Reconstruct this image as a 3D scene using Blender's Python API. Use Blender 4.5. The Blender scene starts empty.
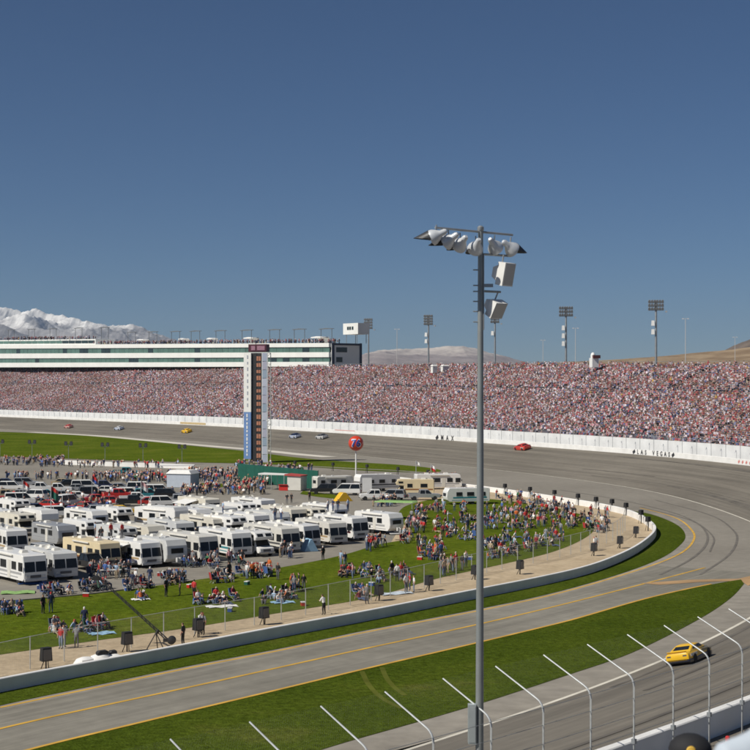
import bpy, bmesh, math, random
import numpy as np
from mathutils import Vector, Matrix

random.seed(7)
RNG = np.random.default_rng(11)
sc = bpy.context.scene
COL = sc.collection
R = math.radians

# ------------------------------------------------------------------ camera
H, FPX, HY = 17.5, 1500.0, 385.0          # eye height, focal length in px of a 750 px frame, horizon row
cam = bpy.data.cameras.new('camera')
cam_o = bpy.data.objects.new('camera', cam)
COL.objects.link(cam_o)
cam_o.location = (0, 0, H)
cam_o.rotation_euler = (R(90), 0, 0)
cam.sensor_width = 36
cam.lens = 36 * FPX / 750
cam.shift_y = (HY - 375) / 750
cam.clip_start = 0.5
cam.clip_end = 80000
cam.dof.use_dof = True
cam.dof.focus_distance = 140
cam.dof.aperture_fstop = 5.0
sc.camera = cam_o
# ------------------------------------------------------------------ sky, sun, exposure
SUN_EL, SUN_AZ = R(46), math.atan2(-0.86, -0.51)
world = bpy.data.worlds.new('World')
sc.world = world
world.use_nodes = True
nt = world.node_tree
sky = nt.nodes.new('ShaderNodeTexSky')
sky.sky_type = 'NISHITA'
sky.sun_disc = False
sky.sun_elevation = SUN_EL
sky.sun_rotation = SUN_AZ
sky.altitude = 0
sky.air_density = 0.7
sky.dust_density = 0.0
sky.ozone_density = 8.0
nt.links.new(sky.outputs[0], nt.nodes['Background'].inputs[0])
nt.nodes['Background'].inputs[1].default_value = 0.05
sun = bpy.data.lights.new('sun', 'SUN')
sun.energy = 4.95
sun.angle = R(0.5)
sun.color = (1.0, 0.95, 0.86)
sun_o = bpy.data.objects.new('sun', sun)
COL.objects.link(sun_o)
SV = Vector((math.sin(SUN_AZ) * math.cos(SUN_EL), math.cos(SUN_AZ) * math.cos(SUN_EL), math.sin(SUN_EL)))
sun_o.rotation_euler = SV.to_track_quat('Z', 'Y').to_euler()
sun_o.location = SV * 200
sc.view_settings.view_transform = 'Standard'
sc.view_settings.look = 'None'
sc.view_settings.gamma = 1
sc.view_settings.exposure = -0.06
sc.cycles.filter_width = 1.7
sc.cycles.max_bounces = 6
sc.cycles.transparent_max_bounces = 24

# ------------------------------------------------------------------ helpers
def srgb(r, g, b):
    return tuple(((c / 255) / 12.92 if c <= 10 else (((c / 255) + 0.055) / 1.055) ** 2.4) for c in (r, g, b))

MATS = {}
def mat(name, col, rough=0.6, metal=0.0, var=0.15, scale=3.0, bump=0.0, bscale=20.0, coat=0.0, emit=None, spec=0.5):
    if name in MATS:
        return MATS[name]
    m = bpy.data.materials.new(name)
    m.use_nodes = True
    n, l = m.node_tree.nodes, m.node_tree.links
    b = n['Principled BSDF']
    b.inputs['Roughness'].default_value = rough
    b.inputs['Metallic'].default_value = metal
    b.inputs['Coat Weight'].default_value = coat
    b.inputs['Specular IOR Level'].default_value = spec
    tc = n.new('ShaderNodeTexCoord')
    nz = n.new('ShaderNodeTexNoise')
    nz.inputs['Scale'].default_value = scale
    nz.inputs['Detail'].default_value = 4
    l.new(tc.outputs['Object'], nz.inputs['Vector'])
    rp = n.new('ShaderNodeValToRGB')
    rp.color_ramp.elements[0].position = 0.3
    rp.color_ramp.elements[1].position = 0.7
    rp.color_ramp.elements[0].color = (*[c * (1 - var) for c in col], 1)
    rp.color_ramp.elements[1].color = (*[min(1, c * (1 + var * 0.6)) for c in col], 1)
    l.new(nz.outputs['Fac'], rp.inputs['Fac'])
    l.new(rp.outputs['Color'], b.inputs['Base Color'])
    if bump:
        n2 = n.new('ShaderNodeTexNoise')
        n2.inputs['Scale'].default_value = bscale
        n2.inputs['Detail'].default_value = 5
        l.new(tc.outputs['Object'], n2.inputs['Vector'])
        bp = n.new('ShaderNodeBump')
        bp.inputs['Strength'].default_value = bump
        bp.inputs['Distance'].default_value = 0.05
        l.new(n2.outputs['Fac'], bp.inputs['Height'])
        l.new(bp.outputs['Normal'], b.inputs['Normal'])
    if emit:
        b.inputs['Emission Color'].default_value = (*col, 1)
        b.inputs['Emission Strength'].default_value = emit
    MATS[name] = m
    return m

def ground_mat(name, stops, scale, fine=None, rough=0.9, bump=0.3, bscale=4.0, warp=None, uvstreak=None, spec=0.25):
    """multi-tone ground: stops = [(pos,(r,g,b))...] over large noise, fine = (scale, amount) over small noise"""
    m = bpy.data.materials.new(name)
    m.use_nodes = True
    n, l = m.node_tree.nodes, m.node_tree.links
    b = n['Principled BSDF']
    b.inputs['Roughness'].default_value = rough
    b.inputs['Specular IOR Level'].default_value = spec
    tc = n.new('ShaderNodeTexCoord')
    src = tc.outputs['Object']
    mp = n.new('ShaderNodeMapping')
    if warp:
        mp.inputs['Rotation'].default_value = (0, 0, warp[0])
        mp.inputs['Scale'].default_value = (warp[1], warp[2], 1)
    l.new(src, mp.inputs['Vector'])
    nz = n.new('ShaderNodeTexNoise')
    nz.inputs['Scale'].default_value = scale
    nz.inputs['Detail'].default_value = 8
    nz.inputs['Roughness'].default_value = 0.6
    l.new(mp.outputs['Vector'], nz.inputs['Vector'])
    rp = n.new('ShaderNodeValToRGB')
    e = rp.color_ramp.elements
    e[0].position, e[0].color = stops[0][0], (*stops[0][1], 1)
    e[1].position, e[1].color = stops[-1][0], (*stops[-1][1], 1)
    for p, c in stops[1:-1]:
        k = e.new(p)
        k.color = (*c, 1)
    l.new(nz.outputs['Fac'], rp.inputs['Fac'])
    out = rp.outputs['Color']
    def mult(out, fac_socket, lo, hi):
        mr = n.new('ShaderNodeMapRange')
        mr.inputs['From Min'].default_value = 0.3
        mr.inputs['From Max'].default_value = 0.7
        mr.inputs['To Min'].default_value = lo
        mr.inputs['To Max'].default_value = hi
        l.new(fac_socket, mr.inputs['Value'])
        mx = n.new('ShaderNodeMix')
        mx.data_type = 'RGBA'
        mx.blend_type = 'MULTIPLY'
        mx.inputs['Factor'].default_value = 1
        l.new(out, mx.inputs['A'])
        l.new(mr.outputs['Result'], mx.inputs['B'])
        return mx.outputs['Result']
    if fine:
        n2 = n.new('ShaderNodeTexNoise')
        n2.inputs['Scale'].default_value = fine[0]
        n2.inputs['Detail'].default_value = 5
        l.new(src, n2.inputs['Vector'])
        out = mult(out, n2.outputs['Fac'], 1 - fine[1], 1 + fine[1])
    if uvstreak:
        for (su, sv, am) in uvstreak:
            m2 = n.new('ShaderNodeMapping')
            m2.inputs['Scale'].default_value = (su, sv, 1)
            l.new(tc.outputs['UV'], m2.inputs['Vector'])
            n3 = n.new('ShaderNodeTexNoise')
            n3.inputs['Scale'].default_value = 1
            n3.inputs['Detail'].default_value = 5
            n3.inputs['Roughness'].default_value = 0.65
            l.new(m2.outputs['Vector'], n3.inputs['Vector'])
            out = mult(out, n3.outputs['Fac'], 1 - am, 1 + am * 0.6)
    l.new(out, b.inputs['Base Color'])
    if bump:
        n4 = n.new('ShaderNodeTexNoise')
        n4.inputs['Scale'].default_value = bscale
        n4.inputs['Detail'].default_value = 6
        l.new(src, n4.inputs['Vector'])
        bp = n.new('ShaderNodeBump')
        bp.inputs['Strength'].default_value = bump
        bp.inputs['Distance'].default_value = 0.1
        l.new(n4.outputs['Fac'], bp.inputs['Height'])
        l.new(bp.outputs['Normal'], b.inputs['Normal'])
    MATS[name] = m
    return m

class MB:
    def __init__(s):
        s.v, s.f, s.m = [], [], []
    def add(s, vs, fs, mi=0):
        o = len(s.v)
        s.v += [tuple(p) for p in vs]
        s.f += [tuple(o + i for i in f) for f in fs]
        s.m += [mi] * len(fs)
        return s
    def box(s, c, d, mi=0, rz=0, top=1.0, rx=0, ry=0):
        M = Matrix.Translation(c) @ Matrix.Rotation(rz, 4, 'Z') @ Matrix.Rotation(ry, 4, 'Y') @ Matrix.Rotation(rx, 4, 'X')
        x, y, z = d[0] / 2, d[1] / 2, d[2] / 2
        vs = [(-x, -y, -z), (x, -y, -z), (x, y, -z), (-x, y, -z)] + [(px * top, py * top, z) for px, py in ((-x, -y), (x, -y), (x, y), (-x, y))]
        return s.add([M @ Vector(p) for p in vs], [(0, 3, 2, 1), (4, 5, 6, 7), (0, 1, 5, 4), (1, 2, 6, 5), (2, 3, 7, 6), (3, 0, 4, 7)], mi)
    def tube(s, p0, p1, r0, r1=None, n=8, mi=0):
        r1 = r0 if r1 is None else r1
        p0, p1 = Vector(p0), Vector(p1)
        q = (p1 - p0).to_track_quat('Z', 'Y')
        vs = []
        for p, r in ((p0, r0), (p1, r1)):
            for i in range(n):
                a = 2 * math.pi * i / n
                vs.append(p + q @ Vector((r * math.cos(a), r * math.sin(a), 0)))
        fs = [(i, (i + 1) % n, n + (i + 1) % n, n + i) for i in range(n)]
        fs += [tuple(range(n))[::-1], tuple(range(n, 2 * n))]
        return s.add(vs, fs, mi)
    def path(s, pts, r, n=8, mi=0):
        """tube through points"""
        pts = [Vector(p) for p in pts]
        rs = r if isinstance(r, (list, tuple)) else [r] * len(pts)
        vs = []
        for k, p in enumerate(pts):
            t = (pts[min(k + 1, len(pts) - 1)] - pts[max(k - 1, 0)])
            q = t.to_track_quat('Z', 'Y')
            for i in range(n):
                a = 2 * math.pi * i / n
                vs.append(p + q @ Vector((rs[k] * math.cos(a), rs[k] * math.sin(a), 0)))
        fs = []
        for k in range(len(pts) - 1):
            fs += [(k * n + i, k * n + (i + 1) % n, (k + 1) * n + (i + 1) % n, (k + 1) * n + i) for i in range(n)]
        fs += [tuple(range(n))[::-1], tuple(range((len(pts) - 1) * n, len(pts) * n))]
        return s.add(vs, fs, mi)
    def prof(s, pr, w, b=0.06, mi=0, yc=0.0):
        """side profile in XZ extruded across Y with softened side edges"""
        cx = sum(p[0] for p in pr) / len(pr)
        cz = sum(p[1] for p in pr) / len(pr)
        def shr(p):
            dx, dz = p[0] - cx, p[1] - cz
            L = math.hypot(dx, dz) or 1
            return (p[0] - dx / L * b, p[1] - dz / L * b)
        n = len(pr)
        vs = []
        for y, q in ((-w / 2, 1), (-w / 2 + b, 0), (w / 2 - b, 0), (w / 2, 1)):
            for p in pr:
                p2 = shr(p) if q else p
                vs.append((p2[0], y + yc, p2[1]))
        fs = []
        for k in range(3):
            fs += [(k * n + i, k * n + (i + 1) % n, (k + 1) * n + (i + 1) % n, (k + 1) * n + i) for i in range(n)]
        fs += [tuple(range(n))[::-1], tuple(range(3 * n, 4 * n))]
        return s.add(vs, fs, mi)
    def frustum(s, b0, b1, z0, z1, mi=0):
        """b = (x0,x1,halfwidth)"""
        vs = []
        for (x0, x1, w), z in ((b0, z0), (b1, z1)):
            vs += [(x0, -w, z), (x1, -w, z), (x1, w, z), (x0, w, z)]
        return s.add(vs, [(0, 3, 2, 1), (4, 5, 6, 7), (0, 1, 5, 4), (1, 2, 6, 5), (2, 3, 7, 6), (3, 0, 4, 7)], mi)
    def lathe(s, pr, n=12, mi=0, c=(0, 0, 0), axis='Z'):
        vs = []
        for r, z in pr:
            for i in range(n):
                a = 2 * math.pi * i / n
                p = (r * math.cos(a), r * math.sin(a), z)
                if axis == 'Y':
                    p = (p[0], p[2], p[1])
                if axis == 'X':
                    p = (p[2], p[0], p[1])
                vs.append((p[0] + c[0], p[1] + c[1], p[2] + c[2]))
        fs = []
        for k in range(len(pr) - 1):
            fs += [(k * n + i, k * n + (i + 1) % n, (k + 1) * n + (i + 1) % n, (k + 1) * n + i) for i in range(n)]
        fs += [tuple(range(n))[::-1], tuple(range((len(pr) - 1) * n, len(pr) * n))]
        return s.add(vs, fs, mi)
    def mesh(s, name, mats, smooth=False):
        me = bpy.data.meshes.new(name)
        me.from_pydata(s.v, [], s.f)
        for m in mats:
            me.materials.append(m)
        if len(mats) > 1:
            me.polygons.foreach_set('material_index', s.m)
        if len(s.f) < 4000:
            bm = bmesh.new()
            bm.from_mesh(me)
            bmesh.ops.recalc_face_normals(bm, faces=bm.faces)
            bm.to_mesh(me)
            bm.free()
        if smooth:
            me.polygons.foreach_set('use_smooth', [True] * len(me.polygons))
            me.set_sharp_from_angle(angle=R(38))
        return me
    def build(s, name, mats, parent=None, smooth=False, **tags):
        if not isinstance(mats, (list, tuple)):
            mats = [mats]
        return link(name, s.mesh(name, mats, smooth), parent, **tags)

def link(name, me, parent=None, loc=None, rz=None, label=None, cat=None, group=None, kind=None):
    o = bpy.data.objects.new(name, me)
    COL.objects.link(o)
    if parent is not None:
        o.parent = parent
    if loc is not None:
        o.location = loc
    if rz is not None:
        o.rotation_euler = (0, 0, rz)
    tag(o, label, cat, group, kind)
    return o

def tag(o, label=None, cat=None, group=None, kind=None):
    if label: o['label'] = label
    if cat: o['category'] = cat
    if group: o['group'] = group
    if kind: o['kind'] = kind
    return o

def thing(name, label, cat, loc=(0, 0, 0), rz=0, group=None):
    return link(name, None, None, loc, rz, label, cat, group)

def dup(root, loc, rz, label=None, group=None, swap=None):
    """copy a thing with its parts and their pieces; swap = {material: replacement}"""
    def cp(o, parent):
        c = o.copy()
        COL.objects.link(c)
        c.parent = parent
        if swap and o.type == 'MESH':
            for sl in c.material_slots:
                if sl.material in swap:
                    mm = swap[sl.material]
                    sl.link = 'OBJECT'
                    sl.material = mm
        for k in o.children:
            cp(k, c)
        return c
    r = cp(root, None)
    r.location = loc
    r.rotation_euler = (0, 0, rz)
    if label: r['label'] = label
    if group: r['group'] = group
    return r

BOXC = {}
def bx(name, c, d, m, parent, rz=0, top=1.0, ry=0, rx=0):
    """a box part; equal sizes share one mesh"""
    key = (tuple(round(q, 3) for q in d), m.name, top)
    if key not in BOXC:
        BOXC[key] = MB().box((0, 0, 0), d, top=top).mesh('panel', [m])
    o = link(name, BOXC[key], parent, c)
    o.rotation_euler = (rx, ry, rz)
    return o

def G(px, py, z=0.0):
    """ground point of the place seen at a picture position"""
    d = (H - z) * FPX / (py - HY)
    return Vector(((px - 375) * d / FPX, d, z))

def at(px, d, py):
    """point at distance d"""
    return Vector(((px - 375) * d / FPX, d, H - (py - HY) * d / FPX))

def resample(pts, step):
    pts = [np.array(p[:2], float) for p in pts]
    P = [2 * pts[0] - pts[1]] + pts + [2 * pts[-1] - pts[-2]]
    out = []
    for i in range(1, len(P) - 2):
        L = np.linalg.norm(P[i + 1] - P[i])
        k = max(2, int(L / 1.5))
        for j in range(k):
            t = j / k
            a, b, c, d = P[i - 1], P[i], P[i + 1], P[i + 2]
            out.append(0.5 * ((2 * b) + (c - a) * t + (2 * a - 5 * b + 4 * c - d) * t * t + (3 * b - a - 3 * c + d) * t ** 3))
    out.append(pts[-1])
    out = np.array(out)
    s = np.concatenate([[0], np.cumsum(np.linalg.norm(np.diff(out, axis=0), axis=1))])
    n = max(2, int(s[-1] / step))
    u = np.linspace(0, s[-1], n + 1)
    return np.stack([np.interp(u, s, out[:, 0]), np.interp(u, s, out[:, 1])], 1)

def smooth(P, it):
    P = P.copy()
    for _ in range(it):
        P[1:-1] = 0.25 * P[:-2] + 0.5 * P[1:-1] + 0.25 * P[2:]
    return P

def normals(P):
    t = np.gradient(P, axis=0)
    t /= np.linalg.norm(t, axis=1)[:, None]
    return np.stack([t[:, 1], -t[:, 0]], 1)        # right-hand side of travel

def pxpath(lst, z=0.0, step=2.0, it=2):
    return smooth(resample([G(x, y, z) for x, y in lst], step), it)

def strip(name, P, offs, m, kind='structure', parent=None, uv=True, lift=None, zref=0.0, **tags):
    """sweep of a cross-section offs=[(side offset, z)] along plan path P, sides to the right of travel"""
    Nn = normals(P)
    s = np.concatenate([[0], np.cumsum(np.linalg.norm(np.diff(P, axis=0), axis=1))])
    k = len(offs)
    vs, uvs = [], []
    for i in range(len(P)):
        for o, z in offs:
            q = P[i] + Nn[i] * o
            if lift is not None and z > zref:
                z = zref + (z - zref) * lift[i]
            vs.append((q[0], q[1], z))
            uvs.append((s[i], o))
    fs = [(i * k + j, i * k + j + 1, (i + 1) * k + j + 1, (i + 1) * k + j) for i in range(len(P) - 1) for j in range(k - 1)]
    me = bpy.data.meshes.new(name)
    me.from_pydata(vs, [], fs)
    me.materials.append(m)
    if uv:
        ul = me.uv_layers.new(name='UVMap')
        idx = np.zeros(len(me.loops), dtype=np.int32)
        me.loops.foreach_get('vertex_index', idx)
        ul.data.foreach_set('uv', np.array(uvs, np.float32)[idx].ravel())
    return link(name, me, parent, kind=kind if parent is None else None, **tags)

def sheet(name, pts, z, m, parent=None, kind='structure', **tags):
    me = bpy.data.meshes.new(name)
    me.from_pydata([(p[0], p[1], z) for p in pts], [], [tuple(range(len(pts)))])
    me.materials.append(m)
    if me.polygons[0].normal.z < 0:
        me.flip_normals()
    return link(name, me, parent, kind=kind if parent is None else None, **tags)

def text_mesh(txt, size, m, depth=0.02):
    cu = bpy.data.curves.new('lettering', 'FONT')
    cu.body = txt
    cu.size = size
    cu.extrude = depth
    cu.offset = size * 0.03
    cu.align_x = 'CENTER'
    cu.align_y = 'CENTER'
    cu.resolution_u = 3
    t = bpy.data.objects.new('tmp', cu)
    COL.objects.link(t)
    bpy.context.view_layer.update()
    me = bpy.data.meshes.new_from_object(t.evaluated_get(bpy.context.evaluated_depsgraph_get()))
    bpy.data.objects.remove(t)
    bpy.data.curves.remove(cu)
    me.materials.clear()
    me.materials.append(m)
    return me

# ------------------------------------------------------------------ materials
ASPH = ground_mat('asphalt', [(0.3, (0.200, 0.181, 0.150)), (0.7, (0.275, 0.252, 0.212))], 0.03, (0.9, 0.10), bump=0.15, bscale=8)
TRACKM = ground_mat('racing_asphalt', [(0.3, (0.150, 0.133, 0.107)), (0.7, (0.208, 0.187, 0.153))], 0.02, (1.2, 0.06), rough=0.8, bump=0.1, bscale=8,
                    uvstreak=[(0.012, 0.55, 0.30), (0.03, 2.2, 0.22)])
PITM = ground_mat('pit_asphalt', [(0.3, (0.198, 0.184, 0.150)), (0.7, (0.270, 0.252, 0.210))], 0.05, (1.0, 0.08), bump=0.1, bscale=8,
                  uvstreak=[(0.02, 0.8, 0.22), (0.05, 3.0, 0.16), (0.3, 0.25, 0.10)])
CONC = ground_mat('pale_concrete', [(0.3, (0.225, 0.203, 0.168)), (0.7, (0.310, 0.283, 0.238))], 0.1, (0.8, 0.12), bump=0.1, bscale=6,
                  uvstreak=[(0.02, 1.5, 0.16)])
GRASS = ground_mat('grass', [(0.2, (0.031, 0.048, 0.0055)), (0.42, (0.050, 0.073, 0.008)), (0.60, (0.064, 0.088, 0.010)), (0.8, (0.122, 0.118, 0.028))], 0.09, (2.4, 0.34), bump=0.9, bscale=7, spec=0.0)
LAWN = ground_mat('lawn', [(0.2, (0.046, 0.072, 0.007)), (0.42, (0.074, 0.106, 0.009)), (0.60, (0.098, 0.126, 0.012)), (0.8, (0.185, 0.165, 0.046))], 0.09, (1.6, 0.34), bump=0.9, bscale=6, spec=0.0)
SAND = ground_mat('sand', [(0.3, (0.39, 0.300, 0.190)), (0.7, (0.52, 0.415, 0.280))], 0.25, (1.7, 0.14), bump=0.5, bscale=3)
DESERT = ground_mat('desert', [(0.3, (0.26, 0.20, 0.14)), (0.7, (0.36, 0.29, 0.205))], 0.004, (0.03, 0.2), bump=0.3, bscale=0.2)
WALLW = mat('white_wall_paint', (0.80, 0.79, 0.76), 0.6, var=0.10, scale=0.6, bump=0.05)
WHITE = mat('white_paint', (0.80, 0.79, 0.76), 0.35, var=0.05, scale=1.2, coat=0.2)
WHITE2 = mat('off_white_paint', (0.66, 0.64, 0.58), 0.4, var=0.08, scale=1.0)
CREAM = mat('cream_paint', (0.72, 0.60, 0.38), 0.4, var=0.08, scale=1.0)
TAN = mat('tan_paint', (0.42, 0.30, 0.16), 0.5, var=0.1)
BROWN = mat('brown_stripe', (0.28, 0.12, 0.04), 0.5, var=0.1)
GREY = mat('grey_paint', (0.32, 0.33, 0.34), 0.45, var=0.08)
LGREY = mat('light_grey_paint', (0.5, 0.5, 0.5), 0.5, var=0.08)
DGREY = mat('dark_grey_paint', (0.09, 0.09, 0.095), 0.5, var=0.1)
BLACK = mat('black_plastic', (0.018, 0.018, 0.02), 0.6, var=0.2)
RUBBER = mat('tyre_rubber', (0.02, 0.02, 0.02), 0.85, var=0.2)
GLASS = mat('dark_window_glass', (0.014, 0.017, 0.02), 0.22, var=0.3, spec=0.35)
STEEL = mat('galvanised_steel', (0.36, 0.38, 0.39), 0.5, metal=0.55, var=0.15, scale=2.0)
STEELW = mat('pale_galvanised_steel', (0.55, 0.57, 0.57), 0.45, metal=0.4, var=0.15, scale=4.0)
CHROME = mat('chrome', (0.6, 0.6, 0.62), 0.2, metal=1.0, var=0.05)
YLINE = mat('yellow_road_paint', (0.62, 0.36, 0.045), 0.75, var=0.25, scale=0.5)
WLINE = mat('white_road_paint', (0.66, 0.62, 0.52), 0.75, var=0.2, scale=0.5)
RED = mat('red_paint', (0.50, 0.025, 0.02), 0.35, var=0.08, coat=0.3)
BLUE = mat('blue_paint', (0.04, 0.10, 0.35), 0.35, var=0.08, coat=0.3)
TEAL = mat('teal_paint', (0.03, 0.22, 0.26), 0.4, var=0.08, coat=0.2)
NAVY = mat('navy_paint', (0.02, 0.03, 0.08), 0.35, var=0.1, coat=0.3)
YELLOW = mat('yellow_paint', (0.80, 0.47, 0.015), 0.35, var=0.06, coat=0.3)
GREEN = mat('green_tarpaulin', (0.006, 0.092, 0.062), 0.7, var=0.18, scale=0.8)
SILVER = mat('silver_paint', (0.45, 0.46, 0.47), 0.35, metal=0.4, var=0.05)
CANVAS = mat('white_canvas', (0.74, 0.73, 0.70), 0.8, var=0.06)
LAMPR = mat('red_lamp', (0.4, 0.02, 0.01), 0.3, var=0.05)
LAMPW = mat('headlamp_glass', (0.6, 0.6, 0.58), 0.15, var=0.05)
SKIDM = mat('tyre_mark', (0.150, 0.135, 0.113), 0.8, var=0.25, scale=0.7)

# ================================================================== THE SETTING
# ---- racing line (inner white line of the banked track), travelling away on the right, back on the far left
LINEPX_N = [(431, 747.5), (487, 728.5), (540, 711), (596, 691.6), (660, 666), (702, 647), (750, 623)]
LINEPX_F = [(750, 520), (725, 511.5), (699, 503), (671.6, 494.5), (630, 487), (555, 476.7), (490, 469.3), (420, 462.2), (380, 458), (340, 454),
            (300, 450.4), (190, 441), (112, 435.8), (0, 429.2)]
near = [G(x, y) for x, y in LINEPX_N]
t0 = (near[0] - near[1]).normalized()
far = [G(x, y) for x, y in LINEPX_F]
t1 = (far[-1] - far[-3]).normalized()
ctrl = [near[0] + t0 * 75 + Vector((-14, 3, 0)), near[0] + t0 * 40 + Vector((-4, 1, 0))] + near + [Vector((38.6, 134, 0)), Vector((46.0, 163, 0))] + far + [far[-1] + t1 * 120 + Vector((-6, 0, 0)), far[-1] + t1 * 300 + Vector((-40, 0, 0))]
LINE = smooth(resample(ctrl, 3.0), 60)
TW, RISE = 17.6, 4.0                                   # banked width and rise to the outer wall
def bank(o):
    return RISE * (o / TW) ** 1.08
# ---- ground sheets
sheet('desert_ground', [(-9000, -800), (9000, -800), (9000, 15500), (-9000, 15500)], -0.6, DESERT)
infield = [tuple(p) for p in LINE] + [(-430, 780), (-260, 300), (-130, 20)]
sheet('infield_asphalt', infield, 0.0, ASPH)
strip('race_track', LINE, [(o, bank(o) + 0.012) for o in np.linspace(0, TW, 9)] + [(TW + 4, RISE)], TRACKM)
strip('track_base', LINE, [(-0.5, -0.5), (TW + 60, -0.5)], ASPH)
# concrete apron under the near racing line and pale strips of the pit road
Nl = normals(LINE)
def near_part(lo, hi):
    return LINE[lo:hi]
i_near_end = int(np.argmin(np.linalg.norm(LINE - np.array(near[-1][:2]), axis=1)))

WALLPX = [(-230, 744), (-90, 713), (0, 693), (95, 674.5), (190, 656), (280, 638), (370, 621), (460, 602.5), (550, 584), (596, 572), (632, 556.5), (651, 543), (656.5, 534.5),
          (652, 528), (641, 520.5), (624, 514), (596, 508), (568, 503.5), (540, 499), (499, 493), (460, 488), (430, 485), (395, 481)]
IW = pxpath(WALLPX, 0, 1.2, 3)
GEDGE = [(-230, 762), (-90, 728), (0, 705.6), (95, 686), (190, 666), (280, 649), (360, 631.7), (460, 613), (550, 594), (624, 573), (664, 557), (682, 543.5), (685.5, 535.5),
         (680, 527), (666, 519.6), (646, 513), (628, 510.5)]
GE = pxpath(GEDGE, 0, 1.5, 3)
iw_end = int(np.argmin(np.linalg.norm(IW - GE[-1], axis=1)))
sheet('grass_verge', list(GE) + list(IW[:iw_end][::-1]), 0.035, GRASS)
# pit road
PLO = [(-230, 825), (-90, 785), (33, 750), (110, 731.5), (180, 714.5), (275, 692), (370, 669), (471, 645.5), (550, 626.5), (576, 620), (652, 598), (722, 582.6), (741, 579.8)]
PL = pxpath(PLO, 0, 1.5, 3)
PR = [p for p in GE[: len(GE) - 8]]
mid = pxpath([(-230, 788), (-90, 752), (0, 728.5), (95, 707.5), (190, 687.3), (280, 667.5), (365, 648.8), (460, 628.6), (550, 607.8), (640, 585), (705, 567.8)], 0, 2.0, 3)
strip('pit_road', pxpath([(-230, 788), (-90, 752), (0, 728.5), (95, 707.5), (190, 687.3), (280, 667.5), (365, 648.8), (460, 628.6), (550, 607.8), (640, 585), (700, 569)], 0, 2.0, 3),
      [(-5.2, 0.008), (0, 0.008), (6.5, 0.008)], PITM)
strip('pit_road_lane_line', mid, [(-0.13, 0.022), (0.13, 0.022)], YLINE)
GLO = [(744, 584), (733, 596.5), (708, 614.3), (666, 637), (624, 656.6), (582, 670.6), (540, 684.6), (487, 702), (423, 721), (360, 738.5), (300, 757), (100, 830), (-90, 905)]
GL = pxpath(GLO, 0, 1.5, 3)
sheet('grass_field', list(PL) + list(GL), 0.035, GRASS)
sheet('apron_strip', list(LINE[:i_near_end + 3]) + [tuple(G(756, 588)[:2])] + list(GL), 0.012, CONC)
strip('pit_road_edge_line', PL[:-3], [(-0.30, 0.045), (-0.04, 0.045)], YLINE)
strip('verge_edge_line', pxpath([(0, 707.8), (95, 688), (190, 668), (280, 650.7), (360, 633.4), (460, 614.6), (550, 595.6), (624, 574.6), (668, 559.5), (687, 549), (694.5, 538), (692, 530.5), (681, 520.5), (664, 514), (640, 508)], 0, 1.5, 3),
      [(-0.12, 0.02), (0.12, 0.02)], YLINE)
strip('verge_concrete', pxpath([(0, 706.7), (95, 687), (190, 667), (280, 649.8), (360, 632.5), (460, 613.8), (550, 594.8), (624, 573.8), (666, 558), (685, 546), (689.5, 536.5), (686, 528.5), (674, 520), (655, 513.3)], 0, 1.5, 3),
      [(-0.7, 0.014), (0.7, 0.014)], CONC)
strip('racing_line_paint', LINE, [(-0.12, 0.03), (0.14, 0.038)], WLINE)
# rust-orange soil washed over the tip of the pit road
for nm, pts in (('washed_soil', [(640, 583.5), (690, 580), (738, 579), (760, 574), (764, 579), (748, 586), (741, 581), (700, 582.4), (660, 585)]),):
    sheet(nm, [G(*p) for p in pts], 0.028, mat('washed_orange_soil', (0.40, 0.25, 0.12), 0.9, var=0.3, scale=0.2))
# painted dashes on the near banking
def track_pt(i, o):
    p = LINE[i] + Nl[i] * o
    return Vector((p[0], p[1], bank(o)))
# skid marks: dark curves on the asphalt
def skid(pxs, w, z=0.02):
    strip('tyre_mark', pxpath(pxs, 0, 2, 2), [(-w / 2, z), (w / 2, z)], SKIDM)
skid([(640, 507), (690, 520), (706, 532), (706, 545), (690, 560), (660, 575)], 0.28)
skid([(655, 500), (710, 515), (733, 530), (737, 541), (728, 556), (700, 575)], 0.26)
skid([(560, 490), (620, 500), (680, 515), (712, 535), (710, 552)], 0.2, 0.024)
TRK = mat('flattened_grass', (0.105, 0.118, 0.022), 0.95, var=0.3, scale=0.4, spec=0.0)
for pts in ([(362, 672), (367, 683), (376, 694), (388, 703), (402, 709)], [(382, 668), (386, 678), (394, 688), (405, 696)]):
    strip('wheel_track', pxpath(pts, 0, 1, 1), [(-0.16, 0.042), (0.16, 0.042)], TRK)
FAINT = mat('faint_tyre_mark', (0.128, 0.114, 0.094), 0.85, var=0.35, scale=0.3)
mrnd = random.Random(3)
for k in range(34):
    i0 = mrnd.randrange(6, len(LINE) - 90)
    ln = mrnd.randrange(8, 26)
    o0 = mrnd.uniform(1.0, 15.5)
    dr = mrnd.uniform(-1.2, 1.2)
    P_ = LINE[i0:i0 + ln]
    N_ = Nl[i0:i0 + ln]
    if o0 + dr < 0.6 or o0 + dr > 16.5:
        dr = 0
    w_ = mrnd.uniform(0.10, 0.22)
    vs, fs = [], []
    for q in range(ln):
        o = o0 + dr * (q / ln) ** 2
        for e in (-w_, w_):
            c_ = P_[q] + N_[q] * (o + e)
            vs.append((c_[0], c_[1], bank(o + e) + 0.035))
    for q in range(ln - 1):
        fs.append((q * 2, q * 2 + 1, q * 2 + 3, q * 2 + 2))
    me_ = bpy.data.meshes.new('tyre_mark')
    me_.from_pydata(vs, [], fs)
    me_.materials.append(FAINT)
    link('tyre_mark', me_, kind='structure')
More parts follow.
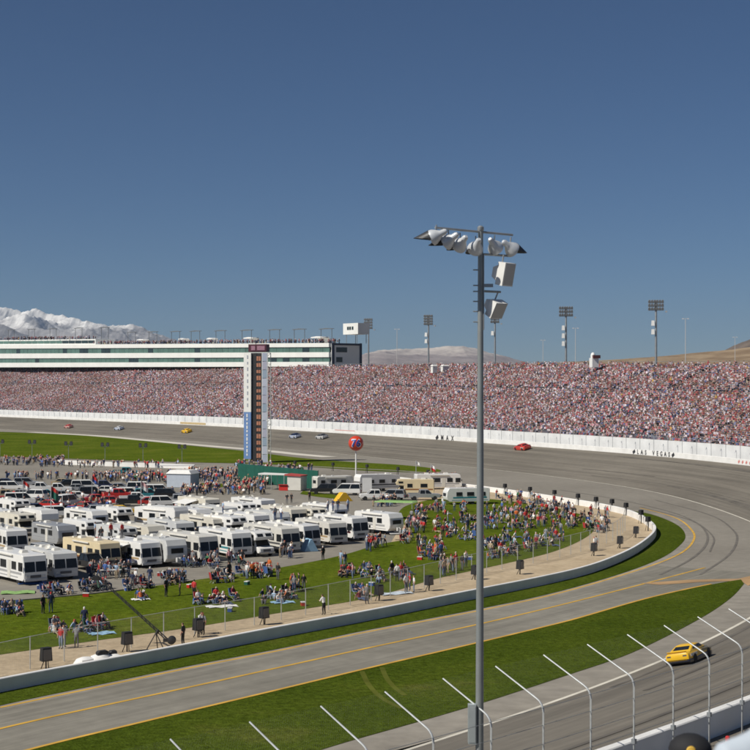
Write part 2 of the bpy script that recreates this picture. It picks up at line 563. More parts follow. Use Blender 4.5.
# sand along the inner wall, lawn, far pit grass
SANDP = [p - normals(IW)[i] * 0.2 for i, p in enumerate(IW)]
lawn_in = [(-230, 689), (-90, 668), (0, 655), (95, 641), (190, 628), (280, 613), (370, 598), (436, 579), (500, 565), (550, 553), (580, 541), (594, 530), (590, 519), (565, 510), (530, 504), (500, 500), (460, 498), (430, 500),
           (404, 507), (398, 520), (412, 530), (404, 540), (380, 544), (340, 556), (276, 568.5), (190, 581), (101, 593.5), (0, 602.5), (-90, 612), (-230, 627)]
sheet('infield_sand', [tuple(p) for p in SANDP] + [G(*p) for p in [(420, 496), (405, 520), (380, 560), (300, 585), (190, 605), (0, 635), (-90, 648), (-230, 668)]], 0.012, SAND)
LW = pxpath(lawn_in, 0, 1.0, 4)
sheet('infield_lawn', list(LW), 0.03, LAWN)
strip('lawn_kerb', pxpath([(-230, 627), (-90, 612), (0, 602.5), (60, 597.5), (101, 593.5), (130, 589.5)], 0, 2, 1), [(-0.12, 0.0), (-0.12, 0.12), (0.12, 0.12), (0.12, 0.0)], CONC)
pit_grass = [(-60, 431), (0, 431.9), (60, 434.5), (120, 438), (180, 444.7), (244, 451), (300, 458), (350, 462), (400, 465), (436, 469), (436, 472.5), (380, 471.5), (330, 468.5), (280, 465), (240, 463.5), (190, 462.5), (120, 460.5), (60, 458.5), (0, 456.5), (-60, 455)]
sheet('pit_grass', list(pxpath(pit_grass, 0, 3, 1)), 0.05, LAWN)
strip('pit_apron', pxpath([(30, 432.3), (80, 435), (112, 437.3), (200, 445.5), (260, 450.5), (300, 454.8), (329, 457.3)], 0, 4, 2), [(-2.5, 0.06), (2.0, 0.06)], mat('bright_concrete', (0.62, 0.58, 0.50), 0.8, var=0.12, scale=0.1))
strip('pit_apron', pxpath([(310, 466.5), (345, 468.4), (400, 471), (436, 474)], 0, 4, 2), [(-0.8, 0.07), (0.8, 0.07)], CONC)
sheet('infield_lawn', [G(*p) for p in [(303, 491), (345, 496), (352, 501), (318, 497), (300, 494)]], 0.03, LAWN)
sheet('infield_lawn', [G(*p) for p in [(192, 483), (232, 484), (240, 487), (205, 487.5)]], 0.03, LAWN)
PALE_PATCH_AT = 1

# ---- hills and mountains
def fbm(X, Y, seed, octaves, ridged=True, gain=0.5):
    rng = np.random.default_rng(seed)
    out = np.zeros_like(X); amp = 1.0; tot = 0.0
    for o in range(octaves):
        tab = rng.random((256, 256))
        ang = rng.uniform(0, 6.28)
        x = (X * math.cos(ang) - Y * math.sin(ang)) * 2 ** o + 37.3
        y = (X * math.sin(ang) + Y * math.cos(ang)) * 2 ** o + 11.7
        xi, yi = np.floor(x).astype(int), np.floor(y).astype(int)
        fx, fy = x - xi, y - yi
        fx, fy = fx * fx * (3 - 2 * fx), fy * fy * (3 - 2 * fy)
        g = lambda i, j: tab[(xi + i) % 256, (yi + j) % 256]
        v = (g(0, 0) * (1 - fx) + g(1, 0) * fx) * (1 - fy) + (g(0, 1) * (1 - fx) + g(1, 1) * fx) * fy
        if ridged:
            v = 1 - np.abs(2 * v - 1)
        out += amp * v; tot += amp; amp *= gain
    return out / tot

def ridge(name, d0, d1, prof, m, seed, rough, step, cell):
    """terrain range: prof = [(px, py)] skyline wanted; d0 foot, d1 crest distance; rough = share of relief; cell = size of the largest spurs"""
    xs = np.array([p[0] for p in prof], float)
    ys = np.array([p[1] for p in prof], float)
    pxs = np.arange(xs[0], xs[-1] + 1, step)
    n, nd = len(pxs), 150
    ds = d0 + (d1 - d0) * 1.35 * np.linspace(0, 1, nd)
    D, PX = np.meshgrid(ds, pxs, indexing='ij')
    X = (PX - 375) * d1 / FPX
    want = (HY - np.interp(pxs, xs, ys)) / FPX                    # skyline slope
    env = np.clip(1 - np.abs(D - d1) / (d1 - d0), 0, 1) ** 0.9
    rl = fbm(X / cell, D / cell, seed, 7)
    Z = env * ((1 - rough) + rough * rl * 1.6) + 0.12 * rough * env * fbm(X / cell * 6, D / cell * 6, seed + 1, 4)
    sky_ = (Z / D).max(0)
    k = np.ones(25) / 25
    sm = np.convolve(np.pad(sky_, 12, mode='edge'), k, 'valid')
    Z = Z * (np.maximum(want, 0.0004) / sm)[None] + H * env - 2
    V = np.stack([X, D, Z], 2).reshape(-1, 3)
    ii, jj = np.meshgrid(np.arange(nd - 1), np.arange(n - 1), indexing='ij')
    a = (ii * n + jj).ravel()
    F = np.stack([a, a + 1, a + n + 1, a + n], 1)
    me = bpy.data.meshes.new(name)
    me.from_pydata(V.tolist(), [], F.tolist())
    me.materials.append(m)
    me.polygons.foreach_set('use_smooth', [True] * len(F))
    return link(name, me, kind='structure')

def rock_mat(name, rock, rock2, snow=None, z0=0, z1=1, sc_=0.004):
    m = bpy.data.materials.new(name)
    m.use_nodes = True
    n, l = m.node_tree.nodes, m.node_tree.links
    b = n['Principled BSDF']
    b.inputs['Roughness'].default_value = 0.95
    b.inputs['Specular IOR Level'].default_value = 0.1
    tc = n.new('ShaderNodeTexCoord')
    nz = n.new('ShaderNodeTexNoise')
    nz.inputs['Scale'].default_value = sc_
    nz.inputs['Detail'].default_value = 9
    nz.inputs['Roughness'].default_value = 0.65
    l.new(tc.outputs['Object'], nz.inputs['Vector'])
    rp = n.new('ShaderNodeValToRGB')
    rp.color_ramp.elements[0].position, rp.color_ramp.elements[0].color = 0.38, (*rock, 1)
    rp.color_ramp.elements[1].position, rp.color_ramp.elements[1].color = 0.62, (*rock2, 1)
    l.new(nz.outputs['Fac'], rp.inputs['Fac'])
    out = rp.outputs['Color']
    if snow:
        sp = n.new('ShaderNodeSeparateXYZ')
        l.new(tc.outputs['Object'], sp.inputs[0])
        mr = n.new('ShaderNodeMapRange')
        mr.inputs['From Min'].default_value = z0
        mr.inputs['From Max'].default_value = z1
        l.new(sp.outputs['Z'], mr.inputs['Value'])
        n2 = n.new('ShaderNodeTexNoise')
        n2.inputs['Scale'].default_value = sc_ * 1.2
        n2.inputs['Detail'].default_value = 10
        n2.inputs['Roughness'].default_value = 0.72
        l.new(tc.outputs['Object'], n2.inputs['Vector'])
        ad = n.new('ShaderNodeMath')
        ad.operation = 'ADD'
        l.new(mr.outputs['Result'], ad.inputs[0])
        l.new(n2.outputs['Fac'], ad.inputs[1])
        m3 = n.new('ShaderNodeMapRange')
        m3.inputs['From Min'].default_value = 0.86
        m3.inputs['From Max'].default_value = 1.10
        l.new(ad.outputs[0], m3.inputs['Value'])
        mx = n.new('ShaderNodeMix')
        mx.data_type = 'RGBA'
        l.new(m3.outputs['Result'], mx.inputs['Factor'])
        l.new(out, mx.inputs['A'])
        mx.inputs['B'].default_value = (*snow, 1)
        out = mx.outputs['Result']
    l.new(out, b.inputs['Base Color'])
    return m

SNOW = rock_mat('snowy_rock', (0.25, 0.245, 0.255), (0.36, 0.35, 0.35), (0.74, 0.73, 0.71), 190, 690, 0.008)
ridge('snowy_mountains', 7000, 11000, [(-160, 318), (-60, 310), (0, 306), (12, 308), (22, 312), (34, 308), (46, 313), (62, 315), (80, 319), (95, 322), (110, 325), (128, 325), (142, 324), (152, 328), (164, 334), (180, 340), (205, 347), (250, 357), (300, 372)], SNOW, 5, 0.8, 0.5, 1000)
MIDM = rock_mat('pale_rock', (0.22, 0.185, 0.18), (0.31, 0.265, 0.25), (0.50, 0.45, 0.40), 95, 330, 0.004)
ridge('desert_mountains', 6000, 9000, [(330, 380), (350, 362), (366, 352), (385, 349), (410, 348.5), (430, 347.5), (446, 346), (462, 345.5), (475, 348), (490, 352), (505, 356), (525, 361), (560, 375)], MIDM, 8, 0.6, 1.0, 1200)
HILL = rock_mat('desert_scrub', (0.21, 0.145, 0.085), (0.33, 0.245, 0.155), None, sc_=0.02)
ridge('desert_hills', 1200, 2600, [(330, 384), (400, 374), (470, 366), (520, 362), (560, 360.5), (610, 358.5), (650, 356), (690, 352.5), (715, 350), (735, 348), (750, 346), (800, 340), (900, 335)], HILL, 4, 0.2, 1.5, 500)
ridge('desert_hills', 3500, 5200, [(640, 372), (690, 362), (722, 352), (738, 346.5), (746, 343), (756, 340), (790, 332), (900, 320)],
      rock_mat('brown_scrub', (0.10, 0.075, 0.055), (0.17, 0.13, 0.095), None, sc_=0.01), 6, 0.4, 1.5, 700)
# ================================================================== WALLS, FENCES, GRANDSTAND
def chain_mat(name, cell, wire, col=(0.4, 0.41, 0.41)):
    m = bpy.data.materials.new(name)
    m.use_nodes = True
    n, l = m.node_tree.nodes, m.node_tree.links
    b = n['Principled BSDF']
    b.inputs['Base Color'].default_value = (*col, 1)
    b.inputs['Roughness'].default_value = 0.5
    b.inputs['Metallic'].default_value = 0.3
    tc = n.new('ShaderNodeTexCoord')
    sp = n.new('ShaderNodeSeparateXYZ')
    l.new(tc.outputs['UV'], sp.inputs[0])
    hits = []
    for op in ('ADD', 'SUBTRACT'):
        a = n.new('ShaderNodeMath'); a.operation = op
        l.new(sp.outputs['X'], a.inputs[0]); l.new(sp.outputs['Y'], a.inputs[1])
        d = n.new('ShaderNodeMath'); d.operation = 'DIVIDE'; d.inputs[1].default_value = cell
        l.new(a.outputs[0], d.inputs[0])
        f = n.new('ShaderNodeMath'); f.operation = 'FRACT'
        l.new(d.outputs[0], f.inputs[0])
        c = n.new('ShaderNodeMath'); c.operation = 'LESS_THAN'; c.inputs[1].default_value = wire / cell
        l.new(f.outputs[0], c.inputs[0])
        hits.append(c)
    mx = n.new('ShaderNodeMath'); mx.operation = 'MAXIMUM'
    l.new(hits[0].outputs[0], mx.inputs[0]); l.new(hits[1].outputs[0], mx.inputs[1])
    l.new(mx.outputs[0], b.inputs['Alpha'])
    return m
CHAIN = chain_mat('chain_link', 0.085, 0.0060)
CHAINF = chain_mat('catch_fence_link', 0.085, 0.0024, (0.30, 0.31, 0.32))
CHAINA = chain_mat('catch_fence_top_link', 0.085, 0.0009, (0.42, 0.43, 0.44))

def panel_uv(name, quad, m, parent):
    """flat wire panel: quad = 4 points, uv in metres"""
    me = bpy.data.meshes.new(name)
    me.from_pydata([tuple(q) for q in quad], [], [(0, 1, 2, 3)])
    me.materials.append(m)
    w = (Vector(quad[1]) - Vector(quad[0])).length
    h = (Vector(quad[3]) - Vector(quad[0])).length
    ul = me.uv_layers.new(name='UVMap')
    for i, c in enumerate(((0, 0), (w, 0), (w, h), (0, h))):
        ul.data[i].uv = c
    return link(name, me, parent)

def wall_sweep(name, P, sect, m, **tags):
    o = strip(name, P, sect, m, kind=None, **tags)
    return o

# inner barrier wall round the infield
iwall = thing('barrier_wall', 'low white concrete barrier curving round the infield sand', 'wall')
strip('wall_body', IW, [(0, 0), (0, 0.78), (-0.03, 0.82), (-0.27, 0.82), (-0.3, 0.78), (-0.3, 0)], WALLW, parent=iwall)
# outer wall of the banked track
iF = int(np.argmin(np.linalg.norm(LINE - np.array(far[0][:2]), axis=1)))
FARL = LINE[iF - 6:]
owall = thing('outer_wall', 'white concrete retaining wall along the outside of the banked track', 'wall')
strip('wall_body', LINE, [(TW, RISE - 0.3), (TW, RISE + 0.94), (TW + 0.04, RISE + 0.98), (TW + 0.36, RISE + 0.98), (TW + 0.4, RISE + 0.94), (TW + 0.4, RISE - 3)], WALLW, parent=owall)
DARKLET = mat('dark_lettering', (0.03, 0.03, 0.035), 0.6, var=0.1)
REDLET = mat('faded_red_lettering', (0.62, 0.22, 0.19), 0.6, var=0.1)
def wall_point_at(px, off, z):
    """index on the far line whose offset point is seen at column px"""
    best, bi = 1e9, 0
    for i in range(iF - 6, len(LINE)):
        p = LINE[i] + Nl[i] * off
        x = 375 + p[0] / p[1] * FPX
        if abs(x - px) < best:
            best, bi = abs(x - px), i
    p0 = LINE[bi] + Nl[bi] * off
    return bi, Vector((p0[0], p0[1], z))
def wall_letters(txt, px0, px1, size, m, zc):
    """letters set one by one along the curved wall"""
    n = len(txt)
    for k, ch in enumerate(txt):
        if ch == ' ':
            continue
        px = px0 + (px1 - px0) * (k + 0.5) / n
        off = TW - 0.02
        bi, p = wall_point_at(px, off, zc)
        # linear refinement between neighbours
        q = LINE[bi] + Nl[bi] * off
        x0 = 375 + q[0] / q[1] * FPX
        tg = np.array([-Nl[bi][1], Nl[bi][0]])
        q2 = q + tg
        x1 = 375 + q2[0] / q2[1] * FPX
        q = q + tg * (px - x0) / (x1 - x0)
        if ch == '#':
            me = MB().box((0, 0, 0), (size * 0.8, size * 0.5, 0.03), rz=R(30)).mesh('emblem', [m])
        else:
            me = text_mesh(ch, size, m)
        nin = -Nl[bi]                      # faces the track
        ex = Vector((-nin[1], nin[0], 0))
        ez = Vector((nin[0], nin[1], 0))
        M = Matrix((ex, Vector((0, 0, 1)), ez)).transposed().to_4x4()
        o = link('letter', me, owall)
        o.matrix_world = Matrix.Translation((q[0], q[1], zc)) @ M
        o.matrix_parent_inverse = Matrix.Identity(4)
wall_letters('#LAS VEGAS#', 632, 675, 1.2, DARKLET, RISE + 0.5)
wall_letters('#MAX', 434.5, 455, 1.75, DARKLET, RISE + 0.5)
wall_letters('####', 737, 752, 0.8, REDLET, RISE + 0.5)
strip('red_band', LINE[wall_point_at(353, TW, 5)[0]:wall_point_at(330, TW, 5)[0]], [(TW - 0.02, RISE + 0.8), (TW - 0.02, RISE + 0.96), (TW + 0.0, RISE + 0.965)], REDLET, parent=owall)
bi0, bi1 = wall_point_at(205, TW, 5)[0], wall_point_at(176, TW, 5)[0]
strip('tan_band', LINE[bi0:bi1], [(TW - 0.02, RISE + 0.2), (TW - 0.02, RISE + 0.9)], mat('tan_sign', (0.55, 0.42, 0.22), 0.6, var=0.2), parent=owall)

# near catch fence: posts bent over the track, cables and wire mesh
s_line = np.concatenate([[0], np.cumsum(np.linalg.norm(np.diff(LINE, axis=0), axis=1))])
def line_at(s, off):
    x = np.interp(s, s_line, LINE[:, 0]); y = np.interp(s, s_line, LINE[:, 1])
    nx = np.interp(s, s_line, Nl[:, 0]); ny = np.interp(s, s_line, Nl[:, 1])
    return Vector((x + nx * off, y + ny * off, 0)), Vector((nx, ny, 0)).normalized()
VZ, ARM_IN, ARM_UP = RISE + 3.35, 1.62, 0.82
def fence_curve():
    pts = [(0, RISE - 0.6), (0, VZ - 0.25)]
    for k in range(1, 5):
        a = k / 4 * R(66)
        pts.append((-0.45 * (1 - math.cos(a)), VZ - 0.25 + 0.45 * math.sin(a)))
    l = pts[-1]
    pts.append((l[0] - ARM_IN, l[1] + ARM_UP))
    return pts
FC = fence_curve()
fence = thing('catch_fence', 'near catch fence of bent steel posts with wire mesh along the track', 'fence')
post_me = MB().path([(x, 0, z) for x, z in FC], [0.036, 0.036, 0.035, 0.033, 0.031, 0.029, 0.024], n=8).mesh('post', [STEELW], True)
clamp_me = MB().box((0, 0, 0), (0.14, 0.14, 0.16)).mesh('clamp', [STEEL])
s0 = 10.0
fence_s = []
k = 0
# start so that one post stands where the photo shows the second from the right
best = min(np.arange(30, 140, 0.05), key=lambda q: abs(375 + FPX * line_at(q, TW + 0.9)[0].x / line_at(q, TW + 0.9)[0].y - 709))
for k in range(-5, 18):
    fence_s.append(best - k * 2.6)
for sq in fence_s:
    p, nn = line_at(sq, TW + 0.9)
    o = link('post', post_me, fence, p, math.atan2(nn.y, nn.x))
    link('clamp', clamp_me, o, (0, 0, RISE + 1.2))
ns = sorted(fence_s)
cable = MB()
heights = [(0, RISE + 1.5), (0, RISE + 2.1), (0, RISE + 2.7), (0, RISE + 3.25)]
for hx, hz in heights:
    pts = []
    for q in np.arange(ns[0], ns[-1], 1.2):
        p, nn = line_at(q, TW + 0.9 + hx)
        pts.append((p.x, p.y, hz))
    me = MB().path(pts, 0.010, n=5)
    me.build('cable', STEEL, fence)
for a, b in zip(ns[:-1], ns[1:]):
    (pa, na), (pb, nb) = line_at(a, TW + 0.9), line_at(b, TW + 0.9)
    v = lambda p, z: (p.x, p.y, z)
    panel_uv('mesh_panel', [v(pa, RISE + 1.1), v(pb, RISE + 1.1), v(pb, VZ), v(pa, VZ)], CHAINF, fence)
    (qa, _), (qb, _) = line_at(a, TW + 0.9 + FC[-1][0]), line_at(b, TW + 0.9 + FC[-1][0])
    (ra, _), (rb, _) = line_at(a, TW + 0.9 + FC[-2][0]), line_at(b, TW + 0.9 + FC[-2][0])
    panel_uv('mesh_panel', [v(ra, FC[-2][1]), v(rb, FC[-2][1]), v(qb, FC[-1][1]), v(qa, FC[-1][1])], CHAINA, fence)

# far catch fence
ffence = thing('catch_fence', 'far catch fence of thin posts in front of the packed grandstand', 'fence')
fpost_me = MB().path([(0, 0, RISE - 0.3), (0, 0, RISE + 4.4), (-0.5, 0, RISE + 5.2), (-1.5, 0, RISE + 5.9)], 0.055, n=5).mesh('post', [STEEL])
for sq in np.arange(s_line[iF - 6], s_line[-1] - 60, 5.0):
    p, nn = line_at(sq, TW + 0.9)
    link('post', fpost_me, ffence, p, math.atan2(nn.y, nn.x))
strip('wire_mesh', FARL, [(TW + 0.92, RISE + 1.1), (TW + 0.92, RISE + 4.4)], CHAINA, parent=ffence)

# ---- grandstand on the far side
gs = thing('grandstand', 'huge curved grandstand packed with spectators behind the far track', 'grandstand')
O0, RUN, UP, NROW, Z0, AISLE = TW + 4.2, 0.85, 0.39, 41, 6.35, 26
def row_off(i):
    return O0 + RUN * i + (1.8 if i >= AISLE else 0)
def row_z(i):
    return Z0 + UP * i + (0.3 if i >= AISLE else 0.0)
CONG = mat('stand_concrete', (0.20, 0.195, 0.195), 0.85, var=0.15, scale=0.5)
SEAT = mat('stand_seat_metal', (0.15, 0.13, 0.15), 0.7, var=0.15, scale=0.5)
sect = []
for i in range(NROW):
    sect += [(row_off(i), row_z(i)), (row_off(i) + RUN + (1.8 if i == AISLE - 1 else 0), row_z(i))]
last = row_off(NROW - 1) + RUN
sect += [(last, row_z(NROW - 1) + 1.0), (last + 0.2, row_z(NROW - 1) + 1.0), (last + 0.2, 0)]
GSL = LINE[iF - 14:]
_px = 375 + GSL[:, 0] / GSL[:, 1] * FPX
GLIFT = np.interp(np.arange(len(GSL)), [0, int(np.argmin(np.abs(_px - 560))), int(np.argmin(np.abs(_px - 330))), int(np.argmin(np.abs(_px))), len(GSL)], [0.86, 0.915, 1.0, 1.09, 1.12])
strip('seating_deck', GSL, sect, CONG, lift=GLIFT, zref=Z0, parent=gs)
strip('front_wall', GSL, [(O0 - 0.9, RISE - 0.4), (O0 - 0.9, Z0 + 0.55), (O0 - 0.7, Z0 + 0.55), (O0 - 0.7, Z0), (O0 + 0.1, Z0 - 0.01)], mat('stand_front_paint', (0.74, 0.745, 0.74), 0.6, var=0.12, scale=0.3), parent=gs)
for i in range(0, NROW):
    strip('bench', GSL[::2], [(row_off(i) + 0.45, row_z(i) + 0.12), (row_off(i) + 0.45, row_z(i) + 0.44), (row_off(i) + 0.78, row_z(i) + 0.44)], SEAT, lift=GLIFT[::2], zref=Z0, parent=gs)
strip('walkway_wall', GSL, [(row_off(AISLE) - 0.05, row_z(AISLE - 1)), (row_off(AISLE) - 0.05, row_z(AISLE) + 0.15), (row_off(AISLE) + 0.05, row_z(AISLE) + 0.15)], mat('walkway_wall', (0.15, 0.14, 0.17), 0.7, var=0.35, scale=0.12), lift=GLIFT, zref=Z0, parent=gs)
strip('front_rail', GSL, [(O0 - 0.8, Z0 + 1.1), (O0 - 0.8, Z0 + 1.16), (O0 - 0.74, Z0 + 1.16)], STEEL, parent=gs)
strip('back_rail', GSL, [(last + 0.1, row_z(NROW - 1) + 1.6), (last + 0.1, row_z(NROW - 1) + 1.68)], STEEL, lift=GLIFT, zref=Z0, parent=gs)

# ---- spectators filling the grandstand
PAL = np.array([(0.66, 0.64, 0.64), (0.48, 0.46, 0.49), (0.38, 0.055, 0.07), (0.24, 0.035, 0.045), (0.44, 0.17, 0.19), (0.045, 0.055, 0.12), (0.03, 0.03, 0.035), (0.08, 0.12, 0.26),
                (0.36, 0.29, 0.24), (0.20, 0.20, 0.23), (0.50, 0.31, 0.32), (0.58, 0.38, 0.06), (0.05, 0.12, 0.08), (0.28, 0.31, 0.44)])
PW = np.array([0.19, 0.10, 0.085, 0.10, 0.09, 0.13, 0.13, 0.06, 0.06, 0.08, 0.075, 0.006, 0.012, 0.06])
PW /= PW.sum()
def boxv(x0, x1, y0, y1, z0, z1, top=1.0):
    cx, cy = (x0 + x1) / 2, (y0 + y1) / 2
    b = [(x0, y0), (x1, y0), (x1, y1), (x0, y1)]
    return [(x, y, z0) for x, y in b] + [(cx + (x - cx) * top, cy + (y - cy) * top, z1) for x, y in b]
BF = [(4, 5, 6, 7), (0, 1, 5, 4), (1, 2, 6, 5), (2, 3, 7, 6)]
def spectator_template(stand):
    v, f, c = [], [], []          # c: 0 shirt 1 trousers 2 skin 3 hat/hair
    def a(bv, col):
        o = len(v)
        v.extend(bv); f.extend([tuple(o + i for i in q) for q in BF]); c.extend([col] * 8)
    dz = 0.38 if stand else 0.0
    # forward is +X
    a(boxv(-0.13, 0.13, -0.22, 0.22, 0.42 + dz, 0.98 + dz, 0.78), 0)
    if stand:
        a(boxv(-0.1, 0.1, -0.17, 0.17, 0.0, 0.82, 1.0), 1)
    else:
        a(boxv(-0.1, 0.46, -0.19, 0.19, 0.38, 0.55, 0.9), 1)
    a(boxv(-0.08, 0.11, -0.085, 0.085, 0.98 + dz, 1.16 + dz, 1.05), 2)
    a(boxv(-0.11, 0.12, -0.10, 0.10, 1.13 + dz, 1.25 + dz, 0.7), 3)
    a(boxv(0.05, 0.32, 0.18, 0.28, 0.52 + dz, 0.64 + dz, 0.9), 2)
    return np.array(v), np.array(f), np.array(c)
TPL = [spectator_template(False), spectator_template(True)]
CROWDM = bpy.data.materials.new('crowd_clothing')
CROWDM.use_nodes = True
_n, _l = CROWDM.node_tree.nodes, CROWDM.node_tree.links
_a = _n.new('ShaderNodeAttribute'); _a.attribute_name = 'cloth'
_l.new(_a.outputs['Color'], _n['Principled BSDF'].inputs['Base Color'])
_n['Principled BSDF'].inputs['Roughness'].default_value = 0.85

def crowd_mesh(name, items, parent=None, **tags):
    """items: list of (N,) arrays: x,y,z,yaw,template"""
    VV, FF, CC = [], [], []
    o = 0
    for ti in (0, 1):
        sel = items[items[:, 4] == ti]
        if not len(sel):
            continue
        v, f, c = TPL[ti]
        n = len(sel)
        sc_ = RNG.uniform(0.9, 1.08, n)
        cs, sn = np.cos(sel[:, 3]), np.sin(sel[:, 3])
        X = (v[None, :, 0] * cs[:, None] - v[None, :, 1] * sn[:, None]) * sc_[:, None] + sel[:, 0:1]
        Y = (v[None, :, 0] * sn[:, None] + v[None, :, 1] * cs[:, None]) * sc_[:, None] + sel[:, 1:2]
        Z = v[None, :, 2] * sc_[:, None] + sel[:, 2:3]
        VV.append(np.stack([X, Y, Z], 2).reshape(-1, 3))
        FF.append((f[None] + (np.arange(n) * len(v))[:, None, None] + o).reshape(-1, 4))
        o += n * len(v)
        shirt = PAL[RNG.choice(len(PAL), n, p=PW)] * RNG.uniform(0.5, 1.0, (n, 1)) * np.array([0.76, 0.72, 0.80])
        if sel.shape[1] > 5:
            shirt = shirt * np.clip(0.78 + (sel[:, 5:6] - 0.5) * 1.6 + 0.3, 0.6, 1.35)
        pants = np.array([(0.05, 0.065, 0.12), (0.02, 0.02, 0.022), (0.16, 0.18, 0.24), (0.36, 0.30, 0.22)])[RNG.choice(4, n, p=[0.4, 0.25, 0.15, 0.2])]
        skin = np.array([(0.38, 0.22, 0.17), (0.30, 0.16, 0.11), (0.44, 0.28, 0.22)])[RNG.choice(3, n)]
        hat = np.array([(0.03, 0.02, 0.015), (0.10, 0.06, 0.03), (0.62, 0.61, 0.62), (0.36, 0.03, 0.035), (0.02, 0.03, 0.08)])[RNG.choice(5, n, p=[0.34, 0.24, 0.16, 0.12, 0.14])]
        cols = np.stack([shirt, pants, skin, hat], 1)[:, c]      # n, nv, 3
        CC.append(cols.reshape(-1, 3))
    VV, FF, CC = np.concatenate(VV), np.concatenate(FF), np.concatenate(CC)
    me = bpy.data.meshes.new(name)
    me.vertices.add(len(VV)); me.vertices.foreach_set('co', VV.astype(np.float32).ravel())
    me.loops.add(len(FF) * 4); me.loops.foreach_set('vertex_index', FF.astype(np.int32).ravel())
    me.polygons.add(len(FF)); me.polygons.foreach_set('loop_start', np.arange(0, len(FF) * 4, 4, dtype=np.int32))
    me.update(calc_edges=True)
    at_ = me.color_attributes.new('cloth', 'FLOAT_COLOR', 'POINT')
    at_.data.foreach_set('color', np.concatenate([CC, np.ones((len(CC), 1))], 1).astype(np.float32).ravel())
    me.materials.append(CROWDM)
    return link(name, me, parent, **tags)

items = []
for i in range(NROW):
    off = row_off(i) + 0.42
    P = GSL + Nl[iF - 14:] * off
    s = np.concatenate([[0], np.cumsum(np.linalg.norm(np.diff(P, axis=0), axis=1))])
    u = np.arange(0, s[-1], 0.56)
    u = u + RNG.uniform(-0.12, 0.12, len(u))
    x = np.interp(u, s, P[:, 0]); y = np.interp(u, s, P[:, 1])
    nx = np.interp(u, s, Nl[iF - 14:, 0]); ny = np.interp(u, s, Nl[iF - 14:, 1])
    px = 375 + x / y * FPX
    ul = np.interp(u, s, s_line[iF - 14:])
    cl = fbm(ul / 22.0, np.full(len(u), i / 6.0), 77, 3, False)
    keep = (px > -25) & (px < 790) & (RNG.random(len(u)) < np.clip(1.5 - cl, 0.70, 0.97)) & ~((ul % 21.0) < 1.5)
    if i < 2 or i == AISLE - 1:
        keep &= RNG.random(len(u)) < 0.55
    n = keep.sum()
    yaw = np.arctan2(-ny[keep], -nx[keep]) + RNG.normal(0, 0.35, n)
    lf = np.interp(u, s, GLIFT)[keep]
    items.append(np.stack([x[keep], y[keep], Z0 + (row_z(i) - Z0) * lf, yaw, (RNG.random(n) < (0.55 if i == NROW - 1 else 0.18)).astype(float), cl[keep]], 1))
# people strolling on the walkway and leaning on the back rail
crowd_mesh('grandstand_crowd', np.concatenate(items), kind='stuff', label='dense crowd of spectators in red and white filling the far grandstand', cat='crowd')

# ---- suite building on top of the stand
OS = last + 1.5
def stand_pt(px, off):
    i, _ = wall_point_at(px, off, 0)
    q = LINE[i] + Nl[i] * off
    return np.array(q)
A, B = stand_pt(-60, OS), stand_pt(331, OS)
ax = (A - B); LB = np.linalg.norm(ax); ax /= LB
suite = thing('suite_building', 'long white three-tier suite building with green glass atop the grandstand', 'building', (B[0], B[1], 0), math.atan2(ax[1], ax[0]))
# local x: along to the left, local y: towards the track or away?
yl = np.array([-ax[1], ax[0]])
back = 1 if np.dot(yl, B - LINE[wall_point_at(331, OS, 0)[0]]) > 0 else -1
dB = B[1]
zz = lambda py: H - (py - HY) * dB / FPX
GGL = mat('green_tinted_glass', (0.10, 0.185, 0.155), 0.35, var=0.25, scale=0.15, spec=0.6)
GGD = mat('dark_tinted_glass', (0.02, 0.04, 0.045), 0.25, var=0.3, scale=0.2, spec=0.6)
SW = mat('suite_white', (0.80, 0.80, 0.76), 0.6, var=0.06, scale=0.2)
zs = [zz(366.5), zz(361.8), zz(357.2), zz(352.2), zz(347), zz(343)]
fL = 1 + 0.85 * (A[1] / B[1] - 1)
def zl(i, x):
    """level i at distance x from the right-hand corner: the tiers grow a little taller to the left"""
    f = 1 + (fL - 1) * x / LB
    return H + (zs[i] - H) * f
DEP = 13
def slab(name, x0, x1, y0, y1, lo, hi, m, dlo=0.0, dhi=0.0):
    vs = []
    for x in (x0, x1):
        for y in (y0, y1):
            vs += [(x, back * y, zl(lo, x) + dlo), (x, back * y, zl(hi, x) + dhi)]
    return MB().add(vs, [(0, 1, 3, 2), (4, 6, 7, 5), (0, 4, 5, 1), (2, 3, 7, 6), (0, 2, 6, 4), (1, 5, 7, 3)]).build(name, m, suite)
slab('core', 0.2, LB - 0.2, 0.7, DEP, 0, 5, DGREY, 0.2, -0.3)
for lo, hi, nm in ((0, 1, 'balcony_band'), (2, 3, 'balcony_band'), (4, 5, 'roof_parapet')):
    slab(nm, 0, LB, -0.3, DEP + 0.3, lo, hi, SW)
pane_w = 4.0
for lo, hi in ((1, 2), (3, 4)):
    for k in range(int(LB / pane_w)):
        slab('window_pane', k * pane_w + 0.07, (k + 1) * pane_w - 0.07, 0.07, 0.17, lo, hi, GGD if random.random() < 0.09 else GGL, 0.02, -0.02)
zr_ = row_z(NROW - 1)
for k in range(int(LB / 8)):
    x = k * 8 + 4
    bx('column', (x, back * 2.2, (zr_ + zl(0, x)) / 2 - 0.2), (0.45, 0.45, round(zl(0, x) - zr_, 1) + 0.4), DGREY, suite)
slab('concourse_wall', 0, LB, 7.9, 8.2, 0, 0, DGREY, -4.5, 0.0)
NVB = mat('navy_cladding', (0.03, 0.045, 0.08), 0.5, var=0.1)
ey = lambda t: back * (t - 0.2)
bx('end_wall', (-0.25, ey(7.2), (zs[0] + zs[5]) / 2 - 3), (0.5, DEP - 0.4, zs[5] - zs[0] + 5.5), SW, suite)
